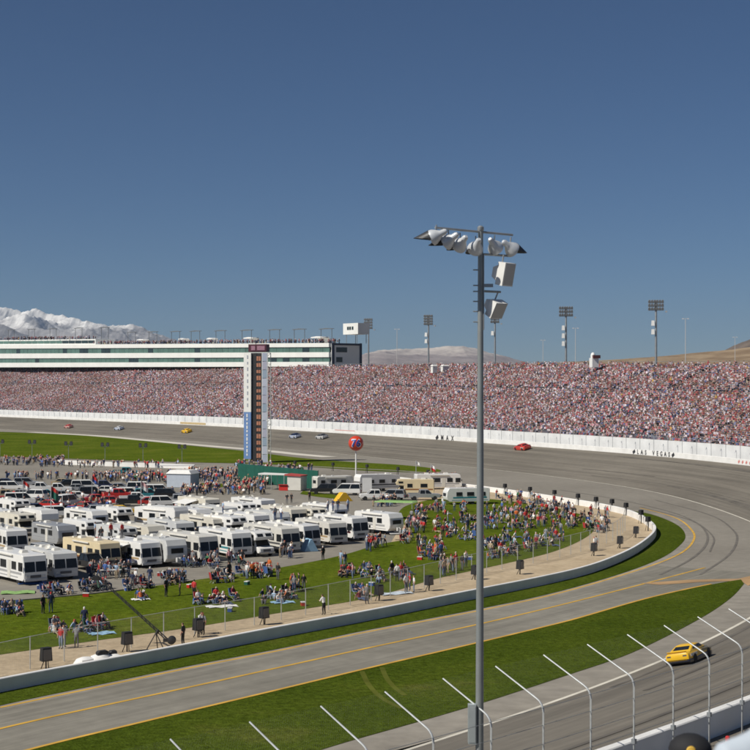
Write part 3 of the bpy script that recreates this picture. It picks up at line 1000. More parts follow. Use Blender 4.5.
bx('end_column', (-0.56, ey(1.3), (zs[0] + zs[5]) / 2), (0.3, 1.0, zs[5] - zs[0] - 0.3), NVB, suite)
bx('end_column', (-0.56, ey(13.3), (zs[0] + zs[5]) / 2 - 1.0), (0.3, 0.9, zs[5] - zs[0] + 2.2), NVB, suite)
bx('end_fascia', (-0.5, ey(7), zs[5] - 0.35), (0.3, DEP - 0.6, 0.7), NVB, suite)
for z_, w_, yo in ((zs[4] - 0.9, 4.6, 5.0), ((zs[1] + zs[2]) / 2, 2.6, 4.0)):
    bx('end_window', (-0.54, ey(yo), z_), (0.14, w_, 1.7), GGD, suite)
def suite_x(px):
    return float(np.dot(stand_pt(px, OS) - B, ax))
xu0 = suite_x(104)
slab('upper_tier', xu0, LB, 1.5, 10.5, 5, 5, SW, 0.0, 2.3)
k = 0
while xu0 + 0.4 + (k + 1) * 6.2 < LB:
    slab('window_pane', xu0 + 0.7 + k * 6.2, xu0 + 0.3 + (k + 1) * 6.2, 1.36, 1.5, 5, 5, GGL if k > 4 else GGD, 0.5, 1.75)
    k += 1
def roof_world(px, yb, tier=0.0):
    x = suite_x(px)
    q = B + ax * x + yl * back * yb
    return Vector((q[0], q[1], zl(5, x) + tier))
angB = math.atan2(ax[1], ax[0])
shade = None
FRM = mat('shade_frame_grey', (0.15, 0.16, 0.17), 0.6, metal=0.2)
for n_, px in enumerate((10, 33, 56, 80, 104, 131, 152, 173, 194, 217, 240, 265, 288, 313)):
    loc = roof_world(px, 6, 0.0 if px > 106 else 2.3)
    if shade is None:
        shade = thing('shade_frame', '', 'canopy', loc, angB, 'shade frames on the suite roof')
        for sx in (-3.2, 3.2):
            MB().tube((sx, 0, 0), (sx, 0, 5.0), 0.11, n=6).build('post', FRM, shade)
        MB().prof([(-4.1, 5.0), (4.1, 5.0), (3.9, 5.18), (0, 5.38), (-3.9, 5.18)], 0.9, 0.05).build('roof_panel', FRM, shade)
        r = shade
    else:
        r = dup(shade, loc, angB)
    r['label'] = ('grey post-and-slab shade frame on the suite roof, leftmost' if n_ == 0 else
                  'grey shade frame on the suite roof, number %s from the white rooftop booth' % ('one two three four five six seven eight nine ten eleven twelve thirteen'.split()[13 - n_]) if n_ < 13 else
                  'grey shade frame on the suite roof, nearest the white rooftop booth')
for px, w_, h_, lab in ((137, 6, 1.7, 'low white rooftop tent on the suites, farthest left'), (177, 4.2, 1.9, 'small white rooftop tent with open front on the suites'),
                        (205, 4, 1.9, 'small white rooftop tent second left of the scoring pylon'), (240, 7, 2.0, 'white rooftop tent standing above the scoring pylon top'),
                        (307, 7.5, 2.0, 'long white rooftop tent near the booth end of the suites')):
    t = thing('rooftop_tent', lab, 'tent', roof_world(px, 8), angB, 'tents on the suite roof')
    MB().prof([(-w_ / 2, h_), (w_ / 2, h_), (w_ / 2 - 0.4, h_ + 0.35), (0, h_ + 0.55), (-w_ / 2 + 0.4, h_ + 0.35)], 3, 0.1).build('tent_roof', CANVAS, t)
    MB().box((0, back * 1.4, h_ / 2), (w_ - 0.3, 0.06, h_)).build('tent_wall', CANVAS, t)
    for sx in (-1, 1):
        for sy in (-1, 1):
            MB().tube((sx * (w_ / 2 - 0.15), sy * 1.42, 0), (sx * (w_ / 2 - 0.15), sy * 1.42, h_), 0.06, n=6).build('pole', STEELW, t)
booth = thing('rooftop_booth', 'white rooftop booth with small windows at the right end of the suites', 'booth', roof_world(334, 9), angB)
z_b = zz(334) - zs[5]
for sx in (-3, 3):
    for sy in (-2, 2):
        MB().tube((sx, sy, 0), (sx, sy, z_b), 0.12, n=6).build('leg', STEEL, booth)
MB().box((0, 0, z_b + 1.9), (8.4, 5, 3.8)).build('cabin', SW, booth)
for k in (-1.2, 0.2, 1.4):
    bx('window', (k, -back * 2.53, z_b + 2.1), (0.95, 0.1, 1.1), GGD, booth)
it = []
for px in np.arange(2, 330, 0.55):
    if random.random() < (0.9 if (16 < px < 95 or px > 106) else 0.3):
        q = roof_world(px + random.uniform(-0.3, 0.3), random.uniform(0.6, 5), 0.0 if px > 106 else 2.3)
        it.append((q.x, q.y, q.z, -1.2 + random.uniform(-1, 1), 1.0 if random.random() < 0.6 else 0.0))
crowd_mesh('rooftop_crowd', np.array(it), kind='stuff', label='line of spectators along the suite building roof', cat='crowd')

# ---- far floodlight towers and thin poles behind the stand
def flood_tower(px, d, ytop, wpx, hpx, rows, cols, label, boxes=2, side=1):
    k = d / FPX
    base = Vector(((px - 375) * k, d, 0))
    t = thing('floodlight_tower', label, 'light tower', base, random.uniform(-0.35, -0.1), 'floodlight towers behind the grandstand')
    zt = H - (ytop - HY) * k
    MB().tube((0, 0, -0.5), (0, 0, zt - 0.2), 0.42, 0.24, n=10).build('pole', STEEL, t, True)
    w, h = wpx * k, hpx * k
    rack = MB()
    for r_ in range(rows):
        z = zt - h * (r_ + 0.5) / rows
        rack.tube((-w / 2, 0, z - h / rows * 0.4), (w / 2, 0, z - h / rows * 0.4), 0.09, n=5)
    rack.build('rack', STEEL, t)
    lm = MB().lathe([(0.16, 0.25), (0.42, 0.12), (0.46, -0.32), (0.40, -0.34)], n=8, axis='Y')
    lme = lm.mesh('lamp', [mat('lamp_housing_grey', (0.27, 0.28, 0.29), 0.5, metal=0.3, var=0.1)])
    for r_ in range(rows):
        for c_ in range(cols):
            x = -w / 2 + w * (c_ + 0.5) / cols
            o = link('lamp', lme, t, (x, -0.25, zt - h * (r_ + 0.5) / rows))
            o.rotation_euler = (0.35, 0, 0)
            s_ = min(1.0, w / cols / 0.9)
            o.scale = (s_, 1, min(1.0, h / rows / 0.95))
    for b in range(boxes):
        MB().box((-side * 0.75, -0.2, zt - h * 1.0 - 3.2 - b * 2.2), (0.9, 0.8, 1.3), top=0.8).build('loudspeaker_box', WHITE, t)
    MB().box((w / 2 + 0.6, 0, zt - h - 0.3), (0.5, 0.5, 0.4)).build('junction_box', GREY, t)
    return t
flood_tower(368.5, 545, 318, 9, 11, 4, 4, 'floodlight tower beside the right end of the suite building', 0)
flood_tower(428.5, 500, 314.5, 9.5, 10.5, 4, 4, 'floodlight tower between the suites and the near light pole', 2)
flood_tower(495, 470, 317, 9, 6, 2, 4, 'floodlight tower partly behind the tall near light pole', 1)
flood_tower(566, 420, 306, 14, 10.5, 3, 6, 'floodlight tower left of the white spotter booth', 3)
flood_tower(656, 380, 299.5, 15.5, 11, 3, 6, 'rightmost tall floodlight tower, right of the spotter booth', 2)
def thin_pole(px, d, ytop, label):
    k = d / FPX
    t = thing('lamp_post', label, 'lamp post', ((px - 375) * k, d, 0), 0, 'thin lamp posts behind the grandstand')
    zt = H - (ytop - HY) * k
    MB().tube((0, 0, -0.5), (0, 0, zt), 0.22, 0.12, n=6).build('pole', LGREY, t)
    MB().box((0, 0, zt), (2.2, 0.12, 0.14)).build('crossarm', LGREY, t)
    for sx in (-1.1, 1.1):
        MB().box((sx, -0.1, zt - 0.1), (0.8, 0.6, 0.35), top=0.7).build('lamp', LGREY, t)
thin_pole(397, 800, 329, 'thin pale lamp post between two floodlight towers near the suites')
thin_pole(543, 900, 340, 'short thin lamp post just right of the near light pole')
thin_pole(575.5, 700, 328, 'thin pale lamp post close to the middle floodlight tower')
thin_pole(685.5, 640, 318.5, 'thin pale lamp post on the far right of the desert skyline')
thin_pole(735, 900, 337, 'short thin lamp post at the right edge below the hill')
# white spotter booth on the stand top
p = at(594, 372, 364)
t = thing('spotter_booth', 'white spotter booth with dark panel rising above the grandstand top', 'booth', (p.x, p.y, p.z - 2), 0.3)
MB().box((0, 0, 1.6), (2.4, 2.4, 3.2)).build('base', WHITE, t)
MB().box((0.4, -0.4, 3.6), (2.6, 2.4, 1.1)).build('dark_panel', mat('maroon_panel', (0.10, 0.03, 0.03), 0.6), t)
MB().lathe([(0.8, 3.1), (0.85, 4.0), (0.7, 4.6), (0.4, 5.0), (0.1, 5.1)], n=10, c=(-0.4, 0, 0)).build('white_dome', WHITE, t, True)
t.scale = (0.72, 0.72, 0.72)
t.location.z += 1.2
for px, wv, lab in ((445, 2.2, 'small white tent on the grandstand top left of the near pole'), (434, 1.5, 'smaller white tent on the grandstand top beside a floodlight tower'), (521, 1.8, 'small white sign box on the stand top right of the near pole')):
    p = at(px, 440, 369.5)
    t = thing('stand_top_tent', lab, 'tent', (p.x, p.y, p.z - 1.0), 0.5)
    MB().box((0, 0, 1.0), (wv, 1.2, 2.0)).build('tent_wall', CANVAS, t)
    MB().box((0, 0, 2.2), (wv + 0.3, 1.5, 0.4), top=0.6).build('tent_roof', CANVAS, t)

# ---- scoring pylon
pb = G(257.5, 462.5)
kp = pb.y / FPX
py_ = thing('scoring_pylon', 'tall scoring pylon with white and blue column and amber number board', 'scoreboard', pb, -0.34)
zt = lambda y: (462.5 - y) * kp
W0 = 25 * kp
PBLUE = mat('pylon_blue', (0.15, 0.26, 0.50), 0.5, var=0.08, scale=0.5)
PLET = mat('pylon_letter_grey', (0.40, 0.42, 0.47), 0.6)
MB().box((-W0 / 2 + 0.9, 0, zt(412) / 2 + 0.4), (1.75, 2.6, zt(412) - 0.8)).build('blue_column', PBLUE, py_)
MB().box((-W0 / 2 + 0.9, 0, (zt(353) + zt(412)) / 2), (1.78, 2.64, zt(353) - zt(412) - 0.02)).build('white_column', SW, py_)
MB().box((-0.45, 0.1, zt(353) / 2), (1.5, 2.0, zt(353))).build('black_column', BLACK, py_)
MB().box((0.75, 0.1, zt(353) / 2), (1.2, 2.0, zt(353) - 0.02)).build('number_board', BLACK, py_)
AMB = mat('amber_led', (0.40, 0.17, 0.10), 0.7, var=0.35, scale=3, emit=0.06)
for k in range(16):
    z = zt(356 + k * 6.45) - 0.6
    o = MB()
    for cx in (0.42, 0.98):
        o.box((cx, -0.93, z), (0.44, 0.08, 1.0 - 0.15 * ((k * 7) % 3)))
    o.build('number_lamp', AMB, py_)
for sy in (-0.9, 0.9):
    for sx in (1.55, 2.85):
        MB().tube((sx, sy, 0), (sx, sy, zt(353)), 0.1, n=6).build('lattice_post', SW, py_)
for sy in (-0.9, 0.9):
    lat = MB()
    for k in range(20):
        z0, z1 = k * zt(353) / 20, (k + 1) * zt(353) / 20
        lat.tube((1.55, sy, z0), (2.85, sy, z1), 0.05, n=4)
        lat.tube((1.55, sy, z1), (2.85, sy, z1), 0.05, n=4)
    lat.build('lattice_brace', SW, py_)
SPB = [mat('pylon_panel_%d' % i, c, 0.5, var=0.1) for i, c in enumerate([(0.34, 0.38, 0.47), (0.42, 0.45, 0.53), (0.26, 0.33, 0.41), (0.36, 0.37, 0.45)])]
for k in range(13):
    z0 = k * zt(353) / 13
    bx('lattice_panel', (2.2, -0.98, z0 + zt(353) / 26), (1.15, 0.08, zt(353) / 13 - 0.1), SPB[k % 4], py_)
for k in range(9):
    bx('letter_mark', (-W0 / 2 + 0.95, -1.35, zt(357 + k * 6)), (0.28, 0.05, 0.55 if k % 2 else 0.75), PLET, py_)
for k in range(11):
    bx('letter_mark', (-W0 / 2 + 0.85, -1.33, zt(415.5 + k * 3.9)), (0.3, 0.05, 0.5 if k % 3 else 0.75), SW, py_)
MB().box((0.35, 0, (zt(344.3) + zt(352)) / 2), (19.5 * kp, 1.8, zt(344.3) - zt(352))).build('top_board', mat('maroon_board', (0.07, 0.012, 0.025), 0.5), py_)
for sx, w_ in ((-0.75, 1.0), (1.15, 1.9)):
    bx('display', (0.1 + sx, -0.95, (zt(344.3) + zt(352)) / 2), (w_, 0.08, 1.0), mat('display_pink', (0.33, 0.17, 0.23), 0.5, var=0.3, scale=4), py_)
MB().tube((-0.4, 0, zt(344.3)), (-0.4, 0, zt(341)), 0.08, n=6).build('mast', DGREY, py_)
MB().box((0, 0, 0.12), (W0 + 1.5, 4, 0.24)).build('footing', CONC, py_)

# ---- near light pole with lamps and loudspeakers
dp = 46.0
kp2 = dp / FPX
lp = thing('light_pole', 'tall steel light pole in the foreground with six lamps and white loudspeakers', 'light pole', ((479.3 - 375) * kp2, dp, 0), 0)
Zp = lambda y: H - (y - HY) * kp2
Xp = lambda x: (x - 480.5) * kp2
POLEM = mat('weathered_pole_steel', (0.27, 0.29, 0.285), 0.5, metal=0.35, var=0.12, scale=1.5, bump=0.05)
MB().path([(0, 0, 3.0), (0.01, 0, 8), (0.03, 0, 15), (0.04, 0, Zp(231))], [0.128, 0.122, 0.105, 0.078], n=20).build('pole', POLEM, lp, True)
MB().lathe([(0.085, 0), (0.10, 0.02), (0.10, 0.12), (0.05, 0.16)], n=14, c=(0.04, 0, Zp(231))).build('pole_cap', STEEL, lp, True)
ba, bb = Vector((Xp(435), -1.05, Zp(231.2))), Vector((Xp(516), 0.75, Zp(232.5)))
MB().tube(ba, bb, 0.035, n=8).build('crossarm', STEEL, lp)
MB().tube((0.02, 0, Zp(254)), (Xp(513), 0.7, Zp(254)), 0.035, n=8).build('crossarm', STEEL, lp)
MB().tube((0.02, 0, Zp(291)), (Xp(503), 0.5, Zp(291)), 0.035, n=8).build('crossarm', STEEL, lp)
HOUS = mat('lamp_housing_white', (0.62, 0.64, 0.66), 0.35, var=0.1, metal=0.2)
VIS = mat('lamp_visor_black', (0.03, 0.032, 0.036), 0.5, var=0.2)
LENS = mat('lamp_lens', (0.45, 0.46, 0.45), 0.12, var=0.15)
def lamp(px, py, yoff, yaw, pitch, visor):
    c = Vector((Xp(px), yoff, Zp(py)))
    t = link('lamp', None, lp, c)
    t.rotation_euler = (0, pitch, yaw)
    # shines along local +X
    body = MB().lathe([(0.05, -0.36), (0.09, -0.30), (0.10, -0.16), (0.17, -0.06), (0.235, 0.06), (0.25, 0.14), (0.25, 0.16)], n=16, axis='X')
    me = body.mesh('lamp', [HOUS], True)
    o = link('housing', me, t)
    MB().lathe([(0.235, 0.165), (0.2, 0.18), (0.02, 0.19)], n=16, axis='X').build('lens', LENS, t, True)
    if visor:
        v = MB()
        n = 12
        vs, fs = [], []
        for i in range(n + 1):
            a = R(-20) + R(220) * i / n
            for xx, rr in ((0.14, 0.255), (0.62, 0.235), (0.62, 0.225), (0.14, 0.245)):
                ln = xx if xx < 0.3 else 0.14 + 0.5 * max(0.15, math.sin(a) * 0.8 + 0.25)
                vs.append((ln, rr * math.cos(a), rr * math.sin(a)))
        for i in range(n):
            for q in range(4):
                fs.append((i * 4 + q, i * 4 + (q + 1) % 4, (i + 1) * 4 + (q + 1) % 4, (i + 1) * 4 + q))
        v.add(vs, fs)
        v.build('visor', VIS, t)
    MB().tube((-0.06, 0, 0.12), (-0.14, 0, 0.30), 0.022, n=6).build('bracket', STEEL, t)
    return t
# yaw: 0 = +X (right), pi = left, -pi/2 = towards the camera, pi/2 = away
lamp(436, 239, -1.0, R(165), R(24), True)
lamp(449, 242.5, -0.75, R(150), R(30), True)
lamp(461, 245, -0.5, R(120), R(32), True)
lamp(477, 247, -0.15, R(105), R(34), True)
lamp(496, 245, 0.25, R(60), R(32), False)
lamp(513, 246, 0.55, R(40), R(30), True)
def horn(px, py, w, h, tilt, yaw):
    t = link('loudspeaker', None, lp, (Xp(px), 0.15, Zp(py)))
    t.rotation_euler = (0, tilt, yaw)
    HW = mat('loudspeaker_white', (0.78, 0.77, 0.73), 0.5, var=0.06)
    b = MB()
    vs = []
    for x, ww, hh in ((-0.30, w * 0.38, h * 0.42), (-0.06, w * 0.62, h * 0.72), (0.0, w, h), (0.28, w * 1.02, h * 1.02)):
        vs += [(x, -ww / 2, -hh / 2), (x, ww / 2, -hh / 2), (x, ww / 2, hh / 2), (x, -ww / 2, hh / 2)]
    fs = [(0, 1, 2, 3), (15, 14, 13, 12)]
    for k in range(3):
        fs += [(k * 4 + i, k * 4 + (i + 1) % 4, k * 4 + 4 + (i + 1) % 4, k * 4 + 4 + i) for i in range(4)]
    b.add(vs, fs).build('cabinet', HW, t)
    MB().box((0.285, 0, 0), (0.02, w * 0.93, h * 0.93)).build('grille', mat('loudspeaker_grille', (0.52, 0.50, 0.46), 0.8, var=0.06), t)
    MB().tube((-0.05, 0, h * 0.35), (-0.05, 0, h * 0.5 + 0.22), 0.025, n=6).build('hanger', STEEL, t)
horn(503.5, 273, 0.52, 0.70, R(12), R(-42))
horn(495, 306.5, 0.50, 0.52, R(30), R(-48))
for y in (270, 285.5, 291.5, 301.5, 311.5, 322):
    MB().tube((-0.19, -0.05, Zp(y)), (0.12, 0.02, Zp(y)), 0.022, n=6).build('step_peg', STEEL, lp)
for y in (285.5,):
    MB().box((0.27, 0, Zp(y)), (0.3, 0.1, 0.1)).build('junction_box', STEEL, lp)
MB().tube((0.13, -0.05, Zp(254)), (0.13, -0.05, Zp(330)), 0.02, n=6).build('conduit', STEEL, lp)
MB().box((-0.225, -0.02, Zp(723.5)), (0.24, 0.3, 39 * kp2)).build('cabinet', mat('cabinet_grey', (0.36, 0.40, 0.40), 0.5, metal=0.2, var=0.08), lp)
MB().box((-0.225, -0.175, Zp(723.5)), (0.19, 0.012, 36 * kp2)).build('cabinet_door', mat('cabinet_door_grey', (0.40, 0.44, 0.44), 0.5, metal=0.2, var=0.08), lp)
bx('cabinet_bracket', (-0.06, 0, Zp(735)), (0.14, 0.08, 0.06), BLACK, lp)

# ---- near stand under the camera
ndk = [(-40, -4), (40, -4)]
near_deck = MB()
prof_d = [(-6, 17.5), (3, 15.9), (3.0, 15.1), (6.6, 15.1), (6.6, 13.85), (9.5, 13.85)]
y, z = 9.5, 13.85
while z > 4.2:
    prof_d += [(y, z - 0.42), (y + 0.84, z - 0.42)]
    y, z = y + 0.84, z - 0.42
prof_d += [(y, 3.4), (y + 3, 3.4)]
vs, fs = [], []
for x in (-45, 45):
    vs += [(x, a, b) for a, b in prof_d]
n = len(prof_d)
near_deck.add(vs, [(i, i + 1, n + i + 1, n + i) for i in range(n - 1)])
near_deck.build('near_stand_deck', CONG, None, kind='structure')
strip('service_walk', LINE[:i_near_end + 30], [(TW + 0.4, 3.38), (TW + 30, 3.38)], CONC)

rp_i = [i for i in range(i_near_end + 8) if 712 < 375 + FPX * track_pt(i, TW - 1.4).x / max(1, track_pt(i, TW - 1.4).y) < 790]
strip('pale_track_patch', LINE[rp_i[0]:rp_i[-1] + 1], [(TW - 1.9, bank(TW - 1.9) + 0.03), (TW - 0.8, bank(TW - 0.8) + 0.03)], WLINE)  # pale strip on the banking just inside the near outer wall
# ================================================================== VEHICLES
def wheel_mesh(r, w, hub=LGREY):
    ty = MB().lathe([(r * 0.62, -w / 2), (r * 0.93, -w / 2), (r, -w * 0.35), (r, w * 0.35), (r * 0.93, w / 2), (r * 0.62, w / 2)], n=16, axis='Y').mesh('tyre', [RUBBER], True)
    rm = MB().lathe([(r * 0.25, -w * 0.40), (r * 0.62, -w * 0.46), (r * 0.63, 0), (r * 0.62, w * 0.46), (r * 0.25, w * 0.40)], n=14, axis='Y').mesh('rim', [hub], True)
    return ty, rm
WH = {}
def wheels(parent, xs, ys, r=0.36, w=0.24, hub=LGREY):
    key = (r, w, hub.name)
    if key not in WH:
        WH[key] = wheel_mesh(r, w, hub)
    ty, rm = WH[key]
    for x in xs:
        for y in ys:
            o = link('wheel', ty, parent, (x, y, r))
            link('rim', rm, o)

BODY = mat('vehicle_body_white', (0.80, 0.79, 0.76), 0.35, var=0.04, coat=0.2)
TRIM = mat('vehicle_stripe_grey', (0.36, 0.36, 0.36), 0.5, var=0.1)

def rv_common(t, L, W, z1, nac=2, ladder=True):
    for k in range(nac):
        x = -L * 0.25 + k * L * 0.42
        bx('air_conditioner', (x, 0, z1 + 0.13), (0.9, 0.7, 0.26), WHITE2, t, top=0.75)
    bx('roof_vent', (L * 0.02, 0.5, z1 + 0.06), (0.42, 0.42, 0.12), LGREY, t)
    bx('roof_vent', (-L * 0.38, -0.3, z1 + 0.06), (0.42, 0.42, 0.12), WHITE2, t)
    if ladder:
        l = MB()
        for s in (0.55, 0.95):
            l.tube((-L / 2 - 0.08, s, 0.9), (-L / 2 - 0.08, s, z1 + 0.05), 0.02, n=5)
        for q in range(7):
            l.tube((-L / 2 - 0.08, 0.55, 1.0 + q * 0.28), (-L / 2 - 0.08, 0.95, 1.0 + q * 0.28), 0.016, n=5)
        l.build('ladder', STEELW, t)

def windows_side(t, L, W, spec, z, h):
    for s in (-1, 1):
        for x, w in spec:
            o = bx('window', (x, s * (W / 2 + 0.012), z), (w, 0.05, h), GLASS, t)
            bx('window_frame', (0, 0, -h / 2 - 0.02), (w + 0.06, 0.06, 0.05), DGREY, o)

def make_motorhome():
    t = thing('motorhome', '', 'motorhome', (0, 0, 0), 0, 'motorhomes in the infield')
    L, W = 9.2, 2.45
    MB().prof([(-4.6, 0.5), (-4.45, 0.42), (4.3, 0.42), (4.55, 0.6), (4.6, 1.25), (4.42, 2.2), (4.25, 2.85), (4.0, 2.98), (-4.5, 2.98), (-4.6, 2.85)], W, 0.07).build('body', BODY, t)
    # two-pane windscreen set in the front
    for s in (-1, 1):
        o = MB().add([(4.61, s * 0.05, 1.3), (4.61, s * 1.12, 1.3), (4.40, s * 1.08, 2.3), (4.40, s * 0.05, 2.3), (4.55, s * 0.05, 1.3), (4.55, s * 1.12, 1.3), (4.34, s * 1.08, 2.3), (4.34, s * 0.05, 2.3)],
                     [(0, 1, 2, 3), (7, 6, 5, 4), (0, 4, 5, 1), (1, 5, 6, 2), (2, 6, 7, 3), (3, 7, 4, 0)]).build('windscreen', GLASS, t)
        bx('headlight', (4.6, s * 0.85, 0.86), (0.06, 0.34, 0.22), LAMPW, t)
        bx('cab_window', (3.75, s * (W / 2 + 0.012), 1.8), (1.0, 0.05, 0.85), GLASS, t)
        m_ = bx('mirror', (4.45, s * (W / 2 + 0.2), 1.75), (0.12, 0.18, 0.38), BLACK, t)
    bx('grille', (4.6, 0, 0.85), (0.06, 1.1, 0.26), DGREY, t)
    bx('bumper', (4.62, 0, 0.52), (0.16, 2.3, 0.24), LGREY, t)
    windows_side(t, L, W, [(2.1, 1.1), (-0.6, 1.5), (-2.9, 1.0)], 1.85, 0.75)
    bx('door', (0.85, -W / 2 - 0.012, 1.4), (0.72, 0.04, 1.85), WHITE2, t)
    for s in (-1, 1):
        bx('stripe', (-0.2, s * (W / 2 + 0.006), 1.12), (8.4, 0.02, 0.22), TRIM, t)
        bx('lower_stripe', (-0.6, s * (W / 2 + 0.006), 0.72), (7.4, 0.02, 0.1), TRIM, t)
    MB().tube((-1.9, -W / 2 - 0.1, 2.78), (1.9, -W / 2 - 0.1, 2.78), 0.09, n=8).build('awning_roll', WHITE2, t)
    wheels(t, (-2.6, 3.0), (-1.05, 1.05), 0.45, 0.28)
    rv_common(t, L, W, 2.98)
    return t

def make_camper():      # van-based motorhome with bunk above the cab
    t = thing('camper_van', '', 'camper van', (0, 0, 0), 0, 'cab-over camper vans in the infield')
    L, W = 7.4, 2.35
    MB().prof([(-3.7, 0.5), (-3.6, 0.42), (1.55, 0.42), (1.65, 1.0), (1.65, 1.95), (3.0, 2.05), (3.12, 2.4), (2.75, 2.92), (2.4, 3.0), (-3.6, 3.0), (-3.7, 2.88)], W, 0.07).build('body', BODY, t)
    MB().prof([(1.6, 0.42), (3.55, 0.45), (3.68, 0.7), (3.62, 1.05), (2.75, 1.25), (2.2, 1.98), (1.6, 1.98)], 1.95, 0.1).build('cab', BODY, t)
    MB().add([(2.80, -0.85, 1.28), (2.80, 0.85, 1.28), (2.29, 0.78, 1.94), (2.29, -0.78, 1.94), (2.76, -0.85, 1.24), (2.76, 0.85, 1.24), (2.25, 0.78, 1.90), (2.25, -0.78, 1.90)],
             [(0, 1, 2, 3), (7, 6, 5, 4), (0, 4, 5, 1), (1, 5, 6, 2), (2, 6, 7, 3), (3, 7, 4, 0)]).build('windscreen', GLASS, t)
    for s in (-1, 1):
        bx('cab_window', (2.0, s * 0.985, 1.55), (0.7, 0.05, 0.5), GLASS, t)
        bx('headlight', (3.66, s * 0.72, 0.82), (0.06, 0.3, 0.2), LAMPW, t)
        bx('bunk_window', (2.2, s * (W / 2 + 0.012), 2.5), (0.8, 0.05, 0.32), GLASS, t)
        bx('stripe', (-1.0, s * (W / 2 + 0.006), 1.25), (5.0, 0.02, 0.24), TRIM, t)
    for y in (-0.55, 0.55):
        MB().add([(3.10, y - 0.38, 2.45), (3.10, y + 0.38, 2.45), (2.86, y + 0.38, 2.80), (2.86, y - 0.38, 2.80), (3.04, y - 0.38, 2.4), (3.04, y + 0.38, 2.4), (2.80, y + 0.38, 2.75), (2.80, y - 0.38, 2.75)],
                 [(0, 1, 2, 3), (7, 6, 5, 4), (0, 4, 5, 1), (1, 5, 6, 2), (2, 6, 7, 3), (3, 7, 4, 0)]).build('bunk_window', GLASS, t)
    bx('grille', (3.66, 0, 0.8), (0.06, 1.0, 0.26), DGREY, t)
    bx('bumper', (3.70, 0, 0.5), (0.14, 1.95, 0.2), CHROME, t)
    windows_side(t, L, W, [(0.6, 0.9), (-1.9, 1.2)], 1.95, 0.6)
    bx('door', (-0.5, -W / 2 - 0.012, 1.4), (0.66, 0.04, 1.8), WHITE2, t)
    wheels(t, (-2.0, 2.75), (-0.9, 0.9), 0.38, 0.24)
    rv_common(t, L, W, 3.0, 1)
    return t

def make_trailer(L=8.2, fifth=False, name='travel_trailer'):
    t = thing(name, '', 'trailer', (0, 0, 0), 0, 'travel trailers in the infield')
    W, z0, z1 = 2.4, 0.55, 2.9
    h = L / 2
    if fifth:
        pr = [(-h, z0), (h - 2.4, z0), (h - 2.3, 1.5), (h - 0.3, 1.6), (h, 1.95), (h - 0.05, 2.7), (h - 0.35, z1 + 0.3), (-h + 2.5, z1 + 0.25), (-h + 0.1, z1), (-h, z1 - 0.1)]
    else:
        pr = [(-h, z0 + 0.1), (-h + 0.15, z0), (h - 0.5, z0), (h - 0.12, z0 + 0.35), (h, 1.35), (h - 0.12, 2.3), (h - 0.5, z1), (-h + 0.25, z1), (-h, z1 - 0.2)]
    MB().prof(pr, W, 0.07).build('body', BODY, t)
    windows_side(t, L, W, [(h * 0.42, 1.1), (-h * 0.1, 1.3), (-h * 0.68, 0.9)], 1.9, 0.62)
    bx('door', (h * 0.14, -W / 2 - 0.012, 1.5), (0.66, 0.04, 1.75), WHITE2, t)
    for s in (-1, 1):
        bx('stripe', (-0.3, s * (W / 2 + 0.006), 1.25), (L * 0.78, 0.02, 0.26), TRIM, t)
        bx('lower_stripe', (-0.3, s * (W / 2 + 0.006), 0.82), (L * 0.84, 0.02, 0.08), TRIM, t)
    bx('end_window', (-h - 0.012, 0, 1.9), (0.05, 1.3, 0.6), GLASS, t)
    if not fifth:
        bx('end_window', (h - 0.02, 0, 1.75), (0.09, 1.4, 0.55), GLASS, t)
        fr = MB()
        for s in (-1, 1):
            fr.tube((h - 0.3, s * 0.7, 0.5), (h + 1.1, 0, 0.5), 0.05, n=6)
        fr.tube((h + 1.0, 0, 0.05), (h + 1.0, 0, 0.75), 0.05, n=6)
        fr.build('drawbar', BLACK, t)
        MB().tube((h + 0.35, -0.17, 0.58), (h + 0.35, -0.17, 1.05), 0.15, n=10).build('gas_bottle', WHITE, t)
        MB().tube((h + 0.35, 0.17, 0.58), (h + 0.35, 0.17, 1.05), 0.15, n=10).build('gas_bottle', WHITE, t)
    else:
        for s in (-0.7, 0.7):
            MB().tube((h - 1.6, s, 0), (h - 1.6, s, 1.55), 0.05, n=6).build('landing_leg', BLACK, t)
    MB().tube((-h * 0.55, -W / 2 - 0.1, 2.66), (h * 0.55, -W / 2 - 0.1, 2.66), 0.09, n=8).build('awning_roll', WHITE2, t)
    wheels(t, (-0.85, 0.0), (-1.0, 1.0), 0.36, 0.22)
    rv_common(t, L, W, z1 + (0.2 if fifth else 0), 1)
    return t

